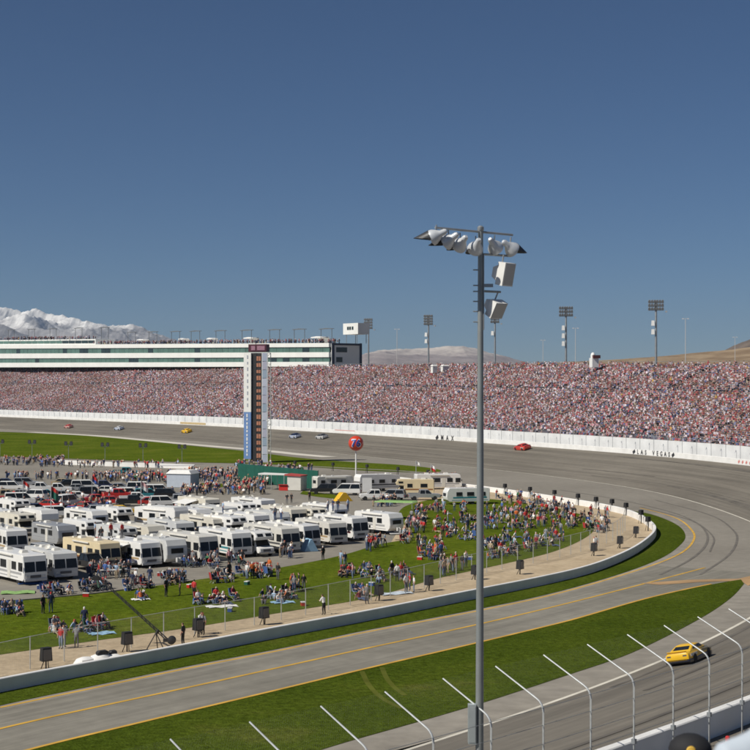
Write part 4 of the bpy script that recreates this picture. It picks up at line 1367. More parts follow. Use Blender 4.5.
def make_pickup():
    t = thing('pickup_truck', '', 'pickup truck', (0, 0, 0), 0, 'pickup trucks in the infield')
    MB().prof([(-2.75, 0.5), (2.6, 0.45), (2.72, 0.7), (2.65, 1.02), (1.3, 1.12), (-0.9, 1.12), (-0.92, 1.08), (-2.72, 1.08)], 1.95, 0.09).build('body', BODY, t)
    MB().frustum((-0.85, 1.35, 0.9), (-0.7, 0.65, 0.74), 1.08, 1.72).build('cab_glass', GLASS, t)
    MB().frustum((-0.78, 0.72, 0.77), (-0.7, 0.6, 0.72), 1.71, 1.80).build('roof', BODY, t)
    for s in (-1, 1):
        for (xa, xb) in ((-0.84, -0.72), (0.18, 0.1), (1.33, 0.66)):
            MB().tube((xa, s * 0.89, 1.08), (xb, s * 0.745, 1.74), 0.05, n=5).build('pillar', BODY, t)
        bx('headlight', (2.68, s * 0.75, 0.85), (0.06, 0.28, 0.2), LAMPW, t)
        bx('tail_light', (-2.74, s * 0.86, 0.85), (0.06, 0.16, 0.3), LAMPR, t)
        bx('bed_rail', (-1.8, s * 0.9, 1.13), (1.8, 0.14, 0.12), BODY, t)
    bx('bed_floor', (-1.8, 0, 1.085), (1.7, 1.6, 0.02), BLACK, t)
    bx('tailgate', (-2.68, 0, 1.13), (0.1, 1.75, 0.12), BODY, t)
    bx('bumper', (2.72, 0, 0.55), (0.12, 1.85, 0.18), CHROME, t)
    bx('bumper', (-2.8, 0, 0.55), (0.12, 1.85, 0.18), CHROME, t)
    bx('grille', (2.69, 0, 0.84), (0.05, 1.1, 0.22), DGREY, t)
    wheels(t, (-1.75, 1.75), (-0.86, 0.86), 0.38, 0.25)
    return t

def make_car(kind):
    name, cat = {'sedan': ('parked_car', 'car'), 'suv': ('parked_suv', 'car'), 'van': ('parked_van', 'van')}[kind]
    t = thing(name, '', cat, (0, 0, 0), 0, 'cars parked in the infield')
    if kind == 'sedan':
        pr = [(-2.3, 0.42), (2.2, 0.38), (2.35, 0.6), (2.25, 0.82), (1.1, 0.95), (-1.5, 0.98), (-2.25, 0.95)]
        cb, ct, zc, zt_ = (-1.65, 1.15, 0.82), (-1.0, 0.35, 0.62), 0.94, 1.42
    elif kind == 'suv':
        pr = [(-2.35, 0.5), (2.3, 0.45), (2.45, 0.7), (2.35, 1.0), (1.2, 1.1), (-2.3, 1.12)]
        cb, ct, zc, zt_ = (-2.3, 1.25, 0.88), (-2.05, 0.55, 0.72), 1.09, 1.76
    else:
        pr = [(-2.5, 0.45), (2.35, 0.42), (2.5, 0.7), (2.4, 1.0), (1.7, 1.15), (-2.45, 1.2)]
        cb, ct, zc, zt_ = (-2.46, 1.75, 0.92), (-2.3, 0.95, 0.8), 1.17, 2.0
    MB().prof(pr, 1.85 if kind != 'van' else 1.95, 0.09).build('body', BODY, t)
    MB().frustum(cb, ct, zc, zt_).build('cabin_glass', GLASS, t)
    e = 0.05
    MB().frustum((ct[0] - e, ct[1] + e, ct[2] + 0.03), (ct[0] + 0.05, ct[1] - 0.05, ct[2] - 0.05), zt_ - 0.01, zt_ + 0.06).build('roof', BODY, t)
    for s in (-1, 1):
        for f in (0, 0.45, 1):
            xa, xb = cb[0] + (cb[1] - cb[0]) * f, ct[0] + (ct[1] - ct[0]) * f
            MB().tube((xa, s * (cb[2] - 0.01), zc), (xb, s * (ct[2] + 0.01), zt_), 0.045, n=5).build('pillar', BODY, t)
        bx('headlight', (pr[2][0] - 0.05, s * 0.68, pr[2][1] + 0.08), (0.1, 0.3, 0.14), LAMPW, t)
        bx('tail_light', (pr[0][0] - 0.0, s * 0.74, 0.8), (0.08, 0.25, 0.16), LAMPR, t)
    bx('bumper', (pr[2][0] - 0.02, 0, 0.5), (0.12, 1.7, 0.16), DGREY, t)
    bx('bumper', (pr[0][0] + 0.0, 0, 0.5), (0.12, 1.7, 0.16), DGREY, t)
    wheels(t, (-1.4, 1.4), (-0.82, 0.82), 0.33, 0.22)
    return t

def make_race_car(label, base, top, tail, loc, heading, tilt, low=None, front=None):
    """stock car: body in base colour, roof/deck panels in others"""
    t = thing('race_car', label, 'race car', loc, 0, 'stock cars racing')
    def loft(name, secs, m):
        """secs: (x, half width, z low, z high, shoulder)"""
        vs, fs = [], []
        for x, w, zl, zh, sh in secs:
            vs += [(x, -w * 0.97, zl), (x, -w, (zl + zh) * 0.55), (x, -w * 0.96, zh - sh), (x, -w * 0.80, zh), (x, w * 0.80, zh), (x, w * 0.96, zh - sh), (x, w, (zl + zh) * 0.55), (x, w * 0.97, zl)]
        for k in range(len(secs) - 1):
            fs += [(k * 8 + i, k * 8 + (i + 1) % 8, k * 8 + 8 + (i + 1) % 8, k * 8 + 8 + i) for i in range(8)]
        fs += [tuple(range(8))[::-1], tuple(range((len(secs) - 1) * 8, len(secs) * 8))]
        return MB().add(vs, fs).build(name, m, t, True)
    loft('body', [(-2.50, 0.80, 0.34, 0.80, 0.08), (-2.44, 0.90, 0.26, 0.89, 0.09), (-2.2, 0.95, 0.2, 0.925, 0.12), (-1.4, 0.985, 0.13, 0.955, 0.16), (-0.6, 0.97, 0.12, 0.945, 0.14), (0.4, 0.965, 0.12, 0.93, 0.14), (1.2, 0.985, 0.12, 0.89, 0.16), (1.8, 0.96, 0.11, 0.80, 0.15), (2.2, 0.90, 0.11, 0.68, 0.13), (2.42, 0.78, 0.12, 0.54, 0.10), (2.52, 0.55, 0.17, 0.42, 0.06)], base)
    if low:
        loft('lower_body', [(-2.50, 0.91, 0.26, 0.44, 0.05), (-2.42, 0.985, 0.17, 0.46, 0.06), (-1.3, 1.005, 0.12, 0.48, 0.10), (0.0, 0.995, 0.11, 0.54, 0.10), (1.1, 1.005, 0.11, 0.58, 0.10), (1.9, 0.975, 0.10, 0.56, 0.10), (2.36, 0.875, 0.10, 0.50, 0.10), (2.52, 0.62, 0.14, 0.40, 0.06)], low)
        loft('front_body', [(0.1, 0.975, 0.5, 0.945, 0.14), (1.2, 0.995, 0.45, 0.905, 0.16), (1.8, 0.97, 0.42, 0.815, 0.15), (2.2, 0.91, 0.40, 0.695, 0.13), (2.43, 0.79, 0.34, 0.555, 0.10), (2.53, 0.56, 0.28, 0.432, 0.06)], front)
    # greenhouse: body-coloured shell with glass set into it
    def shell(secs, name, m):
        vs, fs = [], []
        for z, x0, x1, w in secs:
            vs += [(x0, -w * 0.86, z), (x0 + 0.06, -w, z), (x1 - 0.06, -w, z), (x1, -w * 0.86, z), (x1, w * 0.86, z), (x1 - 0.06, w, z), (x0 + 0.06, w, z), (x0, w * 0.86, z)]
        for k in range(len(secs) - 1):
            fs += [(k * 8 + i, k * 8 + (i + 1) % 8, k * 8 + 8 + (i + 1) % 8, k * 8 + 8 + i) for i in range(8)]
        fs.append(tuple(range((len(secs) - 1) * 8, len(secs) * 8)))
        return MB().add(vs, fs).build(name, m, t, True)
    shell([(0.90, -1.95, 1.15, 0.86), (1.00, -1.65, 0.98, 0.80), (1.24, -0.92, 0.42, 0.68), (1.30, -0.72, 0.24, 0.62), (1.325, -0.5, 0.05, 0.5)], 'roof', top)
    def pane(name, q):
        c = Vector((-0.2, 0, 0.9))
        o_ = [Vector(p) + (Vector(p) - c).normalized() * 0.03 for p in q]
        MB().add([*o_, *[Vector(p) - (Vector(p) - c).normalized() * 0.03 for p in q]], [(0, 1, 2, 3), (7, 6, 5, 4), (0, 4, 5, 1), (1, 5, 6, 2), (2, 6, 7, 3), (3, 7, 4, 0)]).build(name, GLASS, t)
    pane('windscreen', [(0.93, -0.66, 1.02), (0.93, 0.66, 1.02), (0.46, 0.56, 1.225), (0.46, -0.56, 1.225)])
    pane('rear_window', [(-1.55, 0.62, 1.025), (-1.55, -0.62, 1.025), (-0.98, -0.54, 1.22), (-0.98, 0.54, 1.22)])
    for s in (-1, 1):
        pane('side_window', [(-0.22, s * 0.795, 1.02), (0.72, s * 0.795, 1.02), (0.34, s * 0.70, 1.215), (-0.22, s * 0.70, 1.215)])
        pane('quarter_window', [(-1.2, s * 0.795, 1.02), (-0.34, s * 0.795, 1.02), (-0.34, s * 0.70, 1.215), (-0.8, s * 0.70, 1.215)])
        MB().box((-1.55, s * 0.992, 0.66), (1.3, 0.02, 0.2)).build('side_decal', WHITE2, t)
        bx('tail_decal', (-2.49, s * 0.62, 0.70), (0.03, 0.3, 0.11), DGREY, t)
    MB().box((-2.42, 0, 0.99), (0.04, 1.5, 0.12), ry=-0.7).build('spoiler', tail, t)
    bx('front_air_dam', (2.42, 0, 0.17), (0.1, 1.3, 0.18), BLACK, t)
    wheels(t, (-1.42, 1.40), (-0.86, 0.86), 0.35, 0.30, YELLOW)
    t.rotation_euler = (Matrix.Rotation(heading, 4, 'Z') @ Matrix.Rotation(tilt, 4, 'X')).to_euler()
    return t

def car_on_track(px, off, label, base, top, tail, farside=True, **kw):
    best, bi = 1e9, 0
    rng = range(iF - 6, len(LINE)) if farside else range(0, i_near_end + 20)
    for i in rng:
        p = LINE[i] + Nl[i] * off
        if p[1] < 5:
            continue
        x = 375 + p[0] / p[1] * FPX
        if abs(x - px) < best:
            best, bi = abs(x - px), i
    p = LINE[bi] + Nl[bi] * off
    tg = np.array([-Nl[bi][1], Nl[bi][0]])
    slope = math.atan2(bank(off + 0.5) - bank(off - 0.5), 1.0)
    # right side of travel is uphill: roll so that local -Y (right) rises
    return make_race_car(label, base, top, tail, (p[0], p[1], bank(off) + 0.03), math.atan2(tg[1], tg[0]), -slope, **kw)
DBLUE = mat('race_black_blue', (0.014, 0.018, 0.035), 0.3, var=0.1, coat=0.4)
WBLUE = mat('race_white_blue', (0.45, 0.50, 0.62), 0.3, var=0.1, coat=0.4)
RORG = mat('race_red', (0.55, 0.05, 0.03), 0.3, var=0.1, coat=0.4)
car_on_track(683, 2.6, 'yellow and black stock car speeding along the near track', YELLOW, YELLOW, YELLOW, False, low=DBLUE, front=mat('race_dark_olive', (0.17, 0.135, 0.05), 0.35, var=0.1, coat=0.3))
bpy.data.objects['race_car'].scale = (0.82, 0.82, 0.82)
car_on_track(521, 15.0, 'red stock car close to the white wall in the far turn', RORG, RORG, NAVY)
car_on_track(322, 12.0, 'dark and pale stock car right behind the pale blue one on the front straight', LGREY, DGREY, NAVY)
car_on_track(295, 11.0, 'pale blue and dark stock car just right of the scoring pylon', WBLUE, NAVY, NAVY)
car_on_track(185, 9.0, 'small yellow stock car left of the scoring pylon on the far straight', YELLOW, YELLOW, YELLOW)
car_on_track(119, 8.0, 'silver and blue stock car on the far straight at left', WBLUE, LGREY, NAVY)
car_on_track(70, 7.0, 'red and white stock car leading on the far straight at left', mat('race_pink', (0.55, 0.30, 0.26), 0.3, var=0.2), RORG, NAVY)

# ---------------------------------------------------------------- place the motorhomes
PARK = R(-52)
LEN = {'A': 4.6, 'C': 3.7, 'T': 4.1, 'F': 4.6}
RVK = 0.84
rrnd = random.Random(9)
proto = {'A': make_motorhome(), 'C': make_camper(), 'T': make_trailer(8.2), 'F': make_trailer(9.2, True, 'fifth_wheel_trailer')}
used = {}
IVORY = mat('ivory_paint', (0.68, 0.64, 0.54), 0.4, var=0.1, scale=0.8)
DULL = mat('dull_white_paint', (0.58, 0.585, 0.57), 0.5, var=0.12, scale=0.8)
SWAPS = {'w': {}, 'ivory': {BODY: IVORY, TRIM: BROWN}, 'dull': {BODY: DULL, TRIM: NAVY}, 'dullred': {BODY: DULL, TRIM: RED}, 'ivgreen': {BODY: IVORY, TRIM: GREEN}, 'cream': {BODY: CREAM, TRIM: BROWN}, 'grey': {TRIM: DGREY}, 'tan': {TRIM: TAN}, 'teal': {TRIM: TEAL}, 'off': {BODY: WHITE2, TRIM: TAN}, 'dark': {BODY: WHITE2, TRIM: DGREY},
         'navy': {TRIM: NAVY}, 'silver': {BODY: SILVER, TRIM: GREY}, 'red': {TRIM: RED}, 'hood': {TRIM: mat('maroon_stripe', (0.14, 0.02, 0.03), 0.5)}}
RVS = []
def place(kind, px, py, look, label, rot=0.0, center=False, awning=0, flag=None):
    ang = PARK + rot + rrnd.uniform(-0.1, 0.1)
    p = G(px, py)
    h = Vector((math.cos(ang), math.sin(ang), 0))
    loc = p if center else p - h * LEN[kind] * RVK
    if kind not in used and not SWAPS[look]:
        used[kind] = 1
        r = proto[kind]
        r.location, r.rotation_euler = loc, (0, 0, ang)
    else:
        r = dup(proto[kind], loc, ang, swap=SWAPS[look])
    r['label'] = label
    r.scale = (RVK * rrnd.uniform(0.95, 1.06), 0.93 * rrnd.uniform(0.97, 1.02), RVK * rrnd.uniform(0.97, 1.06))
    if awning:
        a = MB().add([(-awning, -1.3, 2.72), (awning, -1.3, 2.72), (awning, -3.3, 2.2), (-awning, -3.3, 2.2), (-awning, -1.3, 2.68), (awning, -1.3, 2.68), (awning, -3.3, 2.16), (-awning, -3.3, 2.16)],
                     [(0, 1, 2, 3), (7, 6, 5, 4), (0, 4, 5, 1), (1, 5, 6, 2), (2, 6, 7, 3), (3, 7, 4, 0)]).build('awning', CANVAS, r)
        for x in (-awning, awning):
            MB().tube((x * 0.97, -3.28, 0), (x * 0.97, -3.28, 2.18), 0.03, n=5).build('awning_pole', STEELW, r)
    RVS.append(r)
    return r
# front row, left to right (position of the nose on the ground)
place('A', 36, 585, 'w', 'white motorhome cut by the left edge, front row by the lawn')
place('A', 66, 580, 'dull', 'dull white motorhome with navy stripe left of the cream one')
place('A', 111, 569, 'cream', 'cream and brown motorhome in the front row')
place('A', 152, 568, 'tan', 'white motorhome with sloping awning just right of the cream one', awning=2.2)
place('T', 178, 567, 'dull', 'white trailer with square end window in the front row')
place('A', 209, 562, 'dark', 'off-white motorhome with wide dark stripe and windscreen in the front row')
place('A', 243, 558, 'teal', 'white and teal striped motorhome left of the cab-over camper')
place('C', 268, 557, 'w', 'white cab-over camper van parked nose out in the front row')
place('A', 291, 553, 'dark', 'off-white motorhome just right of the cab-over camper van')
place('A', 314, 549, 'tan', 'white and tan motorhome with blue tarp at its nose')
place('A', 339, 545, 'off', 'off-white motorhome second from the right end of the front row')
place('A', 362, 541, 'hood', 'white motorhome with maroon stripe at the right end of the row')
place('T', 398, 535, 'w', 'white trailer nearest the lawn at the right end of the row', rot=0.1)
# second row
place('A', 18, 556, 'tan', 'white motorhome behind the leftmost front-row one', awning=2.0)
place('T', 68, 548, 'silver', 'silver grey trailer in the second row at left')
place('C', 98, 546, 'grey', 'white cab-over camper behind the cream motorhome')
place('A', 186, 545, 'dullred', 'second-row dull white motorhome with red stripe')
place('A', 222, 540, 'ivory', 'second-row ivory motorhome behind the dark-striped one')
place('A', 262, 537, 'navy', 'second-row white motorhome behind the white and teal one')
place('A', 300, 530, 'ivgreen', 'second-row ivory and green motorhome with people standing beside it')
place('T', 342, 526, 'grey', 'second-row white trailer with spectators on its roof')
# third row
place('F', 182, 531, 'tan', 'large white fifth-wheel trailer left of the middle', rot=0.15)
place('A', 270, 519, 'grey', 'white motorhome standing alone by the open asphalt')
place('A', 214, 518, 'ivory', 'ivory motorhome with awning behind the large fifth-wheel trailer', awning=2.2)
place('F', 50, 534, 'w', 'white fifth-wheel trailer in the third row at left')
place('T', 8, 532, 'red', 'white and red striped trailer cut by the left edge')
place('C', 25, 520, 'navy', 'white cab-over camper near the parked cars at left')
place('C', 130, 552, 'dullred', 'dull white cab-over camper with red stripe behind the cream motorhome')
place('T', 158, 549, 'ivory', 'ivory trailer with brown stripe in the second row')
place('C', 243, 541, 'w', 'white cab-over camper between second-row motorhomes')
place('T', 282, 534, 'dull', 'dull white trailer between second-row motorhomes')
place('C', 322, 530, 'ivgreen', 'ivory cab-over camper with green stripe near the roof spectators')
place('T', 100, 531, 'w', 'white trailer in the third row left of the fifth-wheel trailer')
place('C', 128, 530, 'tan', 'white and tan cab-over camper left of the fifth-wheel trailer')
place('A', 232, 529, 'dull', 'dull white motorhome in the third row at centre')
place('C', 30, 536, 'ivory', 'ivory cab-over camper near the red and green flag')
place('T', 205, 530, 'grey', 'white and grey trailer right of the fifth-wheel trailer')
place('C', 252, 524, 'navy', 'white and navy cab-over camper behind the lone motorhome')
# right-hand cluster, broadside
place('T', 466, 504, 'teal', 'long white travel trailer beside the crowded lawn', rot=-PARK + math.pi + 0.22, center=True)
place('T', 333, 491, 'off', 'beige trailer right of the green fence', rot=-PARK + 0.55, center=True)
place('F', 377, 491, 'grey', 'white fifth-wheel trailer beneath the round red sign', rot=-PARK + math.pi + 0.5, center=True)
place('C', 413, 496, 'cream', 'tan cab-over camper left of the long white trailer', rot=-PARK + math.pi, center=True)
place('A', 438, 489, 'w', 'white motorhome behind the long travel trailer', rot=-PARK + 0.1, center=True)
for kkk in proto:
    if kkk not in used:
        RVS.append(proto[kkk])

# ---------------------------------------------------------------- parked cars
cproto = {'P': make_pickup(), 'S': make_car('sedan'), 'U': make_car('suv'), 'V': make_car('van')}
cused = {}
PAINT = {'white': BODY, 'red': RED, 'blue': BLUE, 'navy': NAVY, 'silver': SILVER, 'black': mat('black_car_paint', (0.015, 0.015, 0.017), 0.3, var=0.1, coat=0.3), 'teal': TEAL, 'yellow': YELLOW, 'grey': GREY, 'tan': mat('gold_car_paint', (0.40, 0.32, 0.20), 0.4, var=0.05),
         'lightblue': mat('pale_blue_car_paint', (0.22, 0.33, 0.45), 0.4, var=0.05)}
def park(kind, px, py, colour, ang, label):
    loc = G(px, py)
    if kind not in cused and colour == 'white':
        cused[kind] = 1
        r = cproto[kind]
        r.location, r.rotation_euler = loc, (0, 0, ang)
    else:
        r = dup(cproto[kind], loc, ang, swap={BODY: PAINT[colour]})
    r['label'] = label
    r.scale = (0.9, 0.9, 0.9)
for a_ in [('P', 375, 500, 'white', math.pi + 0.1, 'white pickup truck in front of the white fifth-wheel trailer'),
           ('V', 347, 495, 'white', math.pi - 0.1, 'white van parked in front of the beige trailer'),
           ('U', 324, 494, 'black', math.pi, 'black car in the shade of the beige trailer'),
           ('P', 424, 500, 'silver', 0.1, 'silver pickup truck left of the long white travel trailer'),
           ('U', 392, 500, 'silver', 2.9, 'silver car between the two pickup trucks'),
           ('P', 40, 492, 'white', 0.15, 'white pickup truck farthest back among the cars at left'),
           ('P', 57, 493, 'white', 0.2, 'second white pickup truck in the back line of cars at left'),
           ('U', 12, 491, 'white', 0.1, 'white car at the left edge of the back line'),
           ('S', 78, 492, 'silver', 0.1, 'silver car in the back line of cars at left'),
           ('V', 85, 491, 'white', 0.2, 'white van in the back line of cars at left'),
           ('S', 70, 487, 'black', 0.3, 'black car behind the white pickups by the pit crowd'),
           ('S', 22, 498, 'grey', 0.2, 'grey car in the middle line of cars at left'),
           ('P', 5, 500, 'tan', 0.3, 'gold pickup truck at the left edge of the car lot'),
           ('S', 36, 513, 'navy', 0.3, 'navy car beside the bright red car'),
           ('S', 49, 509, 'red', 2.7, 'bright red car in front of the navy car'),
           ('U', 33, 500, 'white', 2.9, 'white car behind the bright red one'),
           ('V', 66, 507, 'white', 1.2, 'white box van between the two red groups of cars'),
           ('S', 83, 511, 'red', 2.8, 'red car parked right of the white box van'),
           ('S', 97, 503, 'red', 0.4, 'small red car next to the flag pole'),
           ('P', 118, 499, 'red', 0.2, 'red pickup truck right of centre in the car lot'),
           ('S', 112, 505, 'red', 0.1, 'low red car in front of the red pickup truck'),
           ('U', 129, 498, 'white', 0.2, 'white car right of the red pickup truck'),
           ('P', 133, 506, 'black', 0.2, 'black pickup truck behind the large fifth-wheel trailer'),
           ('U', 148, 499, 'teal', 0.2, 'teal car in the right part of the car lot'),
           ('V', 158, 496, 'white', 0.1, 'white van at the right end of the car lot'),
           ('U', 168, 499, 'black', 0.1, 'black car at the right end of the car lot'),
           ('P', 136, 503, 'white', 0.2, 'white pickup truck tucked between teal and black cars'),
           ('S', 121, 515, 'yellow', 0.3, 'yellow car left of the large fifth-wheel trailer'),
           ('S', 10, 510, 'lightblue', 0.4, 'pale blue car at the left edge by the trailers'),
           ('P', 15, 517, 'lightblue', 0.2, 'pale blue pickup truck near the left edge'),
           ('U', 104, 517, 'silver', 0.3, 'silver car behind the white camper at left'),
           ('S', 95, 513, 'navy', 2.6, 'navy car between red car and silver car'),
           ('V', 202, 520, 'silver', 0.1, 'silver van squeezed among the motorhomes'),
           ('S', 240, 521, 'blue', 0.4, 'blue car beside the lone motorhome'),
           ('P', 126, 475.5, 'teal', 0.05, 'long teal pickup truck on the pit lane'),
           ('S', 6, 486, 'navy', 0.1, 'navy car at the far left corner of the lot'),
           ('U', 26, 487, 'silver', 0.2, 'silver car in the far left corner of the lot'),
           ('S', 46, 498, 'teal', 0.3, 'teal car between the white pickups and the red car'),
           ('V', 20, 505, 'white', 0.3, 'white van near the red and white flag'),
           ('S', 3, 505, 'red', 0.2, 'red car cut by the left edge of the lot'),
           ('P', 60, 501, 'silver', 0.3, 'silver pickup truck behind the white box van'),
           ('S', 78, 500, 'white', 0.2, 'white car right of the silver pickup truck'),
           ('U', 92, 497, 'black', 0.3, 'black car behind the small red car'),
           ('S', 107, 494, 'white', 0.1, 'white car behind the red pickup truck'),
           ('P', 103, 490, 'navy', 0.2, 'navy pickup truck by the pit lane crowd'),
           ('S', 120, 491, 'silver', 0.1, 'silver car near the teal pickup and crowd'),
           ('V', 141, 493, 'white', 0.1, 'white van behind the teal car'),
           ('S', 152, 506, 'red', 0.2, 'red car behind the large fifth-wheel trailer'),
           ('U', 164, 507, 'white', 0.3, 'white car right of the red car by the big trailer'),
           ('P', 178, 505, 'silver', 0.2, 'silver pickup truck at the right end of the lot'),
           ('S', 75, 516, 'blue', 0.3, 'blue car in front of the red car'),
           ('U', 58, 518, 'white', 0.4, 'white car beside the trailers below the red car'),
           ('S', 190, 510, 'white', 0.3, 'white car left of the ivory motorhome with awning'),
           ('P', 90, 570, 'black', -0.9, 'black pickup truck between the navy-striped and cream motorhomes'),
           ('U', 45, 560, 'grey', -0.9, 'grey car behind the leftmost front-row motorhome'),
           ('S', 128, 566, 'navy', -0.9, 'navy car tucked beside the cream motorhome'),
           ('P', 113, 548, 'black', -0.9, 'black pickup truck behind the cream motorhome'),
           ('U', 192, 560, 'black', -0.9, 'black car between the dull white trailer and dark-striped motorhome'),
           ('S', 170, 545, 'blue', -0.9, 'blue car between second-row trailer and motorhome'),
           ('U', 225, 553, 'grey', -0.9, 'grey car left of the teal striped motorhome'),
           ('P', 205, 541, 'navy', -0.9, 'navy pickup truck between second-row motorhomes'),
           ('U', 278, 546, 'black', -0.9, 'black car behind the front-row cab-over camper'),
           ('S', 303, 545, 'red', -0.9, 'red car left of the white and tan motorhome'),
           ('U', 328, 539, 'black', -0.9, 'black car between the two rightmost off-white motorhomes'),
           ('P', 352, 530, 'navy', -0.9, 'navy pickup truck behind the maroon striped motorhome'),
           ('S', 148, 534, 'black', -0.8, 'black car left of the large fifth-wheel trailer wheels'),
           ('U', 80, 535, 'navy', -0.8, 'navy car between third-row trailers at left'),
           ('P', 292, 522, 'grey', -0.6, 'grey pickup truck right of the lone motorhome'),
           ('S', 378, 527, 'black', -0.9, 'black car left of the rightmost front-row trailer'),
           ('S', 64, 486, 'tan', 0.05, 'gold car parked by the pit lane crowd')]:
    park(*a_)
for k in cproto:
    if k not in cused:
        cproto[k].location = (-60, 300, 0)
def drop(root):
    for c in list(root.children):
        drop(c)
    bpy.data.objects.remove(root)
for k in cproto:
    if k not in cused:
        drop(cproto[k])

# ================================================================== INFIELD FURNITURE
# green windscreen fence beside the pylon
ga, gb = G(238, 481), G(318, 490)
gv = gb - ga
gf = thing('green_fence', 'long green tarpaulin fence below the scoring pylon', 'fence', ga, math.atan2(gv.y, gv.x))
n = 9
for k in range(n):
    w = gv.length / n
    MB().box((w * (k + 0.5), 0, 1.65), (w - 0.03, 0.05, 3.1)).build('panel', GREEN, gf)
for k in range(n + 1):
    MB().tube((gv.length / n * k, 0.06, 0), (gv.length / n * k, 0.06, 3.3), 0.05, n=6).build('post', DGREY, gf)
# concession stand with white and red roof
c = G(281, 490)
cs = thing('concession_stand', 'open concession stand with white and red roof before the green fence', 'stall', c, -0.35)
MB().prof([(-3.6, 2.55), (1.2, 2.55), (1.2, 2.68), (-3.6, 2.78)], 2.6, 0.03).build('white_roof', CANVAS, cs)
MB().prof([(1.25, 2.5), (4.2, 2.4), (4.2, 2.55), (1.25, 2.75)], 3.0, 0.03).build('red_roof', mat('red_canvas', (0.42, 0.06, 0.05), 0.8, var=0.1), cs)
MB().box((2.9, 0, 1.25), (2.4, 2.6, 2.3)).build('trailer_body', WHITE2, cs)
bx('counter', (1.0, -1.35, 1.0), (1.6, 0.5, 0.08), RED, cs)
bx('red_front', (1.0, -1.3, 0.5), (1.6, 0.06, 0.95), RED, cs)
for x in (-3.5, -1.2, 1.1):
    for y in (-1.25, 1.25):
        MB().tube((x, y, 0), (x, y, 2.6), 0.05, n=6).build('post', STEELW, cs)
# white pit tent
c = G(183, 487)
tn = thing('pit_tent', 'white box-shaped tent beside the pit lane crowd', 'tent', c, -0.3)
MB().box((0, 0, 1.25), (4.4, 3.6, 2.4)).build('tent_wall', mat('pale_blue_canvas', (0.46, 0.51, 0.58), 0.8, var=0.06), tn)
MB().box((0, 0, 2.65), (4.7, 3.9, 0.6), top=0.75).build('tent_roof', CANVAS, tn)
c = G(177, 478)
tn = thing('pit_tent', 'flat white awning at the edge of the pit lane', 'tent', c, 0.05)
MB().box((0, 0, 2.4), (6.5, 3.2, 0.14)).build('awning', CANVAS, tn)
for x in (-3.1, 3.1):
    for y in (-1.5, 1.5):
        MB().tube((x, y, 0), (x, y, 2.4), 0.05, n=6).build('pole', STEELW, tn)
# pit wall
pw = thing('pit_wall', 'low white pit wall between pit crowd and grass', 'wall')
strip('wall_body', pxpath([(55, 464), (100, 466), (150, 467.5), (192, 469)], 0, 3, 1), [(0, 0), (0, 0.95), (-0.3, 0.95), (-0.3, 0)], WALLW, parent=pw)
# red ball sign
c = G(356, 479)
kb = c.y / FPX
bs = thing('ball_sign', 'round red ball sign with 76 on a white post', 'sign', c, 0)
zc = (479 - 443.3) * kb
rb = 7.6 * kb
MB().tube((0, 0, 0), (0, 0, zc - rb + 0.05), 0.16, 0.13, n=12).build('post', WHITE, bs, True)
MB().lathe([(rb * math.sin(a) if 0 < a < math.pi else 0.01, zc - rb * math.cos(a)) for a in np.linspace(0, math.pi, 17)], n=24).build('ball', mat('ball_orange_red', (0.62, 0.055, 0.02), 0.3, var=0.05, coat=0.3), bs, True)
def ball_text(txt, size, m, dist):
    me = text_mesh(txt, size, m, 0.01)
    bm_ = bmesh.new()
    bm_.from_mesh(me)
    bmesh.ops.triangulate(bm_, faces=bm_.faces)
    for _ in range(3):
        bmesh.ops.subdivide_edges(bm_, edges=[e for e in bm_.edges if e.calc_length() > 0.22], cuts=1)
        bmesh.ops.triangulate(bm_, faces=bm_.faces)
    bm_.to_mesh(me)
    bm_.free()
    tx = np.zeros(len(me.vertices) * 3); me.vertices.foreach_get('co', tx)
    tx = tx.reshape(-1, 3)
    a = tx[:, 0] / rb; b_ = tx[:, 1] / rb
    rr = rb + dist + tx[:, 2]
    out = np.stack([rr * np.sin(a) * np.cos(b_), -rr * np.cos(a) * np.cos(b_), rr * np.sin(b_) + zc], 1)
    me.vertices.foreach_set('co', out.ravel())
    return link('lettering', me, bs)
W76 = mat('sign_white', (0.8, 0.8, 0.78), 0.5)
for dx, dy in ((0, 0),):
    cu = ball_text('76', 2.15, W76, 0.012)
ball_text('76', 1.82, mat('sign_blue', (0.03, 0.05, 0.30), 0.5), 0.035)

# trackside loudspeakers
def make_speaker(h, tall, pair):
    t = thing('loudspeaker', '', 'loudspeaker', (0, 0, 0), 0, 'trackside loudspeakers')
    xs = (-0.62, 0.62) if pair else (0,)
    MB().tube((0, 0, 0), (0, 0, tall - h * 0.2), 0.05, n=6).build('stand', STEEL if pair else BLACK, t)
    if pair:
        bx('crossbar', (0, 0, tall - h / 2 - 0.1), (1.7, 0.08, 0.08), STEEL, t)
    for x in xs:
        o = MB().box((x, 0, tall), (0.72 * h / 0.9, 0.5, h), top=0.88).build('cabinet', BLACK, t)
        MB().box((x, -0.26, tall - 0.02), (0.56 * h / 0.9, 0.03, h * 0.8), rx=0.06).build('grille', DGREY, t)
    if not pair:
        for s in (-0.25, 0.25):
            MB().tube((s, 0.2, 0), (s * 0.5, 0, tall - h / 2), 0.03, n=5).build('leg', BLACK, t)
    return t
sp_low, sp_hi, sp_pair = make_speaker(0.82, 0.92, False), make_speaker(0.60, 1.42, False), make_speaker(0.85, 4.0, True)
fs_ = [0, 0, 0]
ORD = 'first second third fourth fifth sixth seventh eighth ninth tenth eleventh twelfth'.split()
def put(sp, idx, px, py, rz, label, grp):
    r = sp if fs_[idx] == 0 else dup(sp, (0, 0, 0), 0)
    fs_[idx] = 1
    r.location, r.rotation_euler = G(px, py), (0, 0, rz)
    r['label'], r['group'] = label, grp
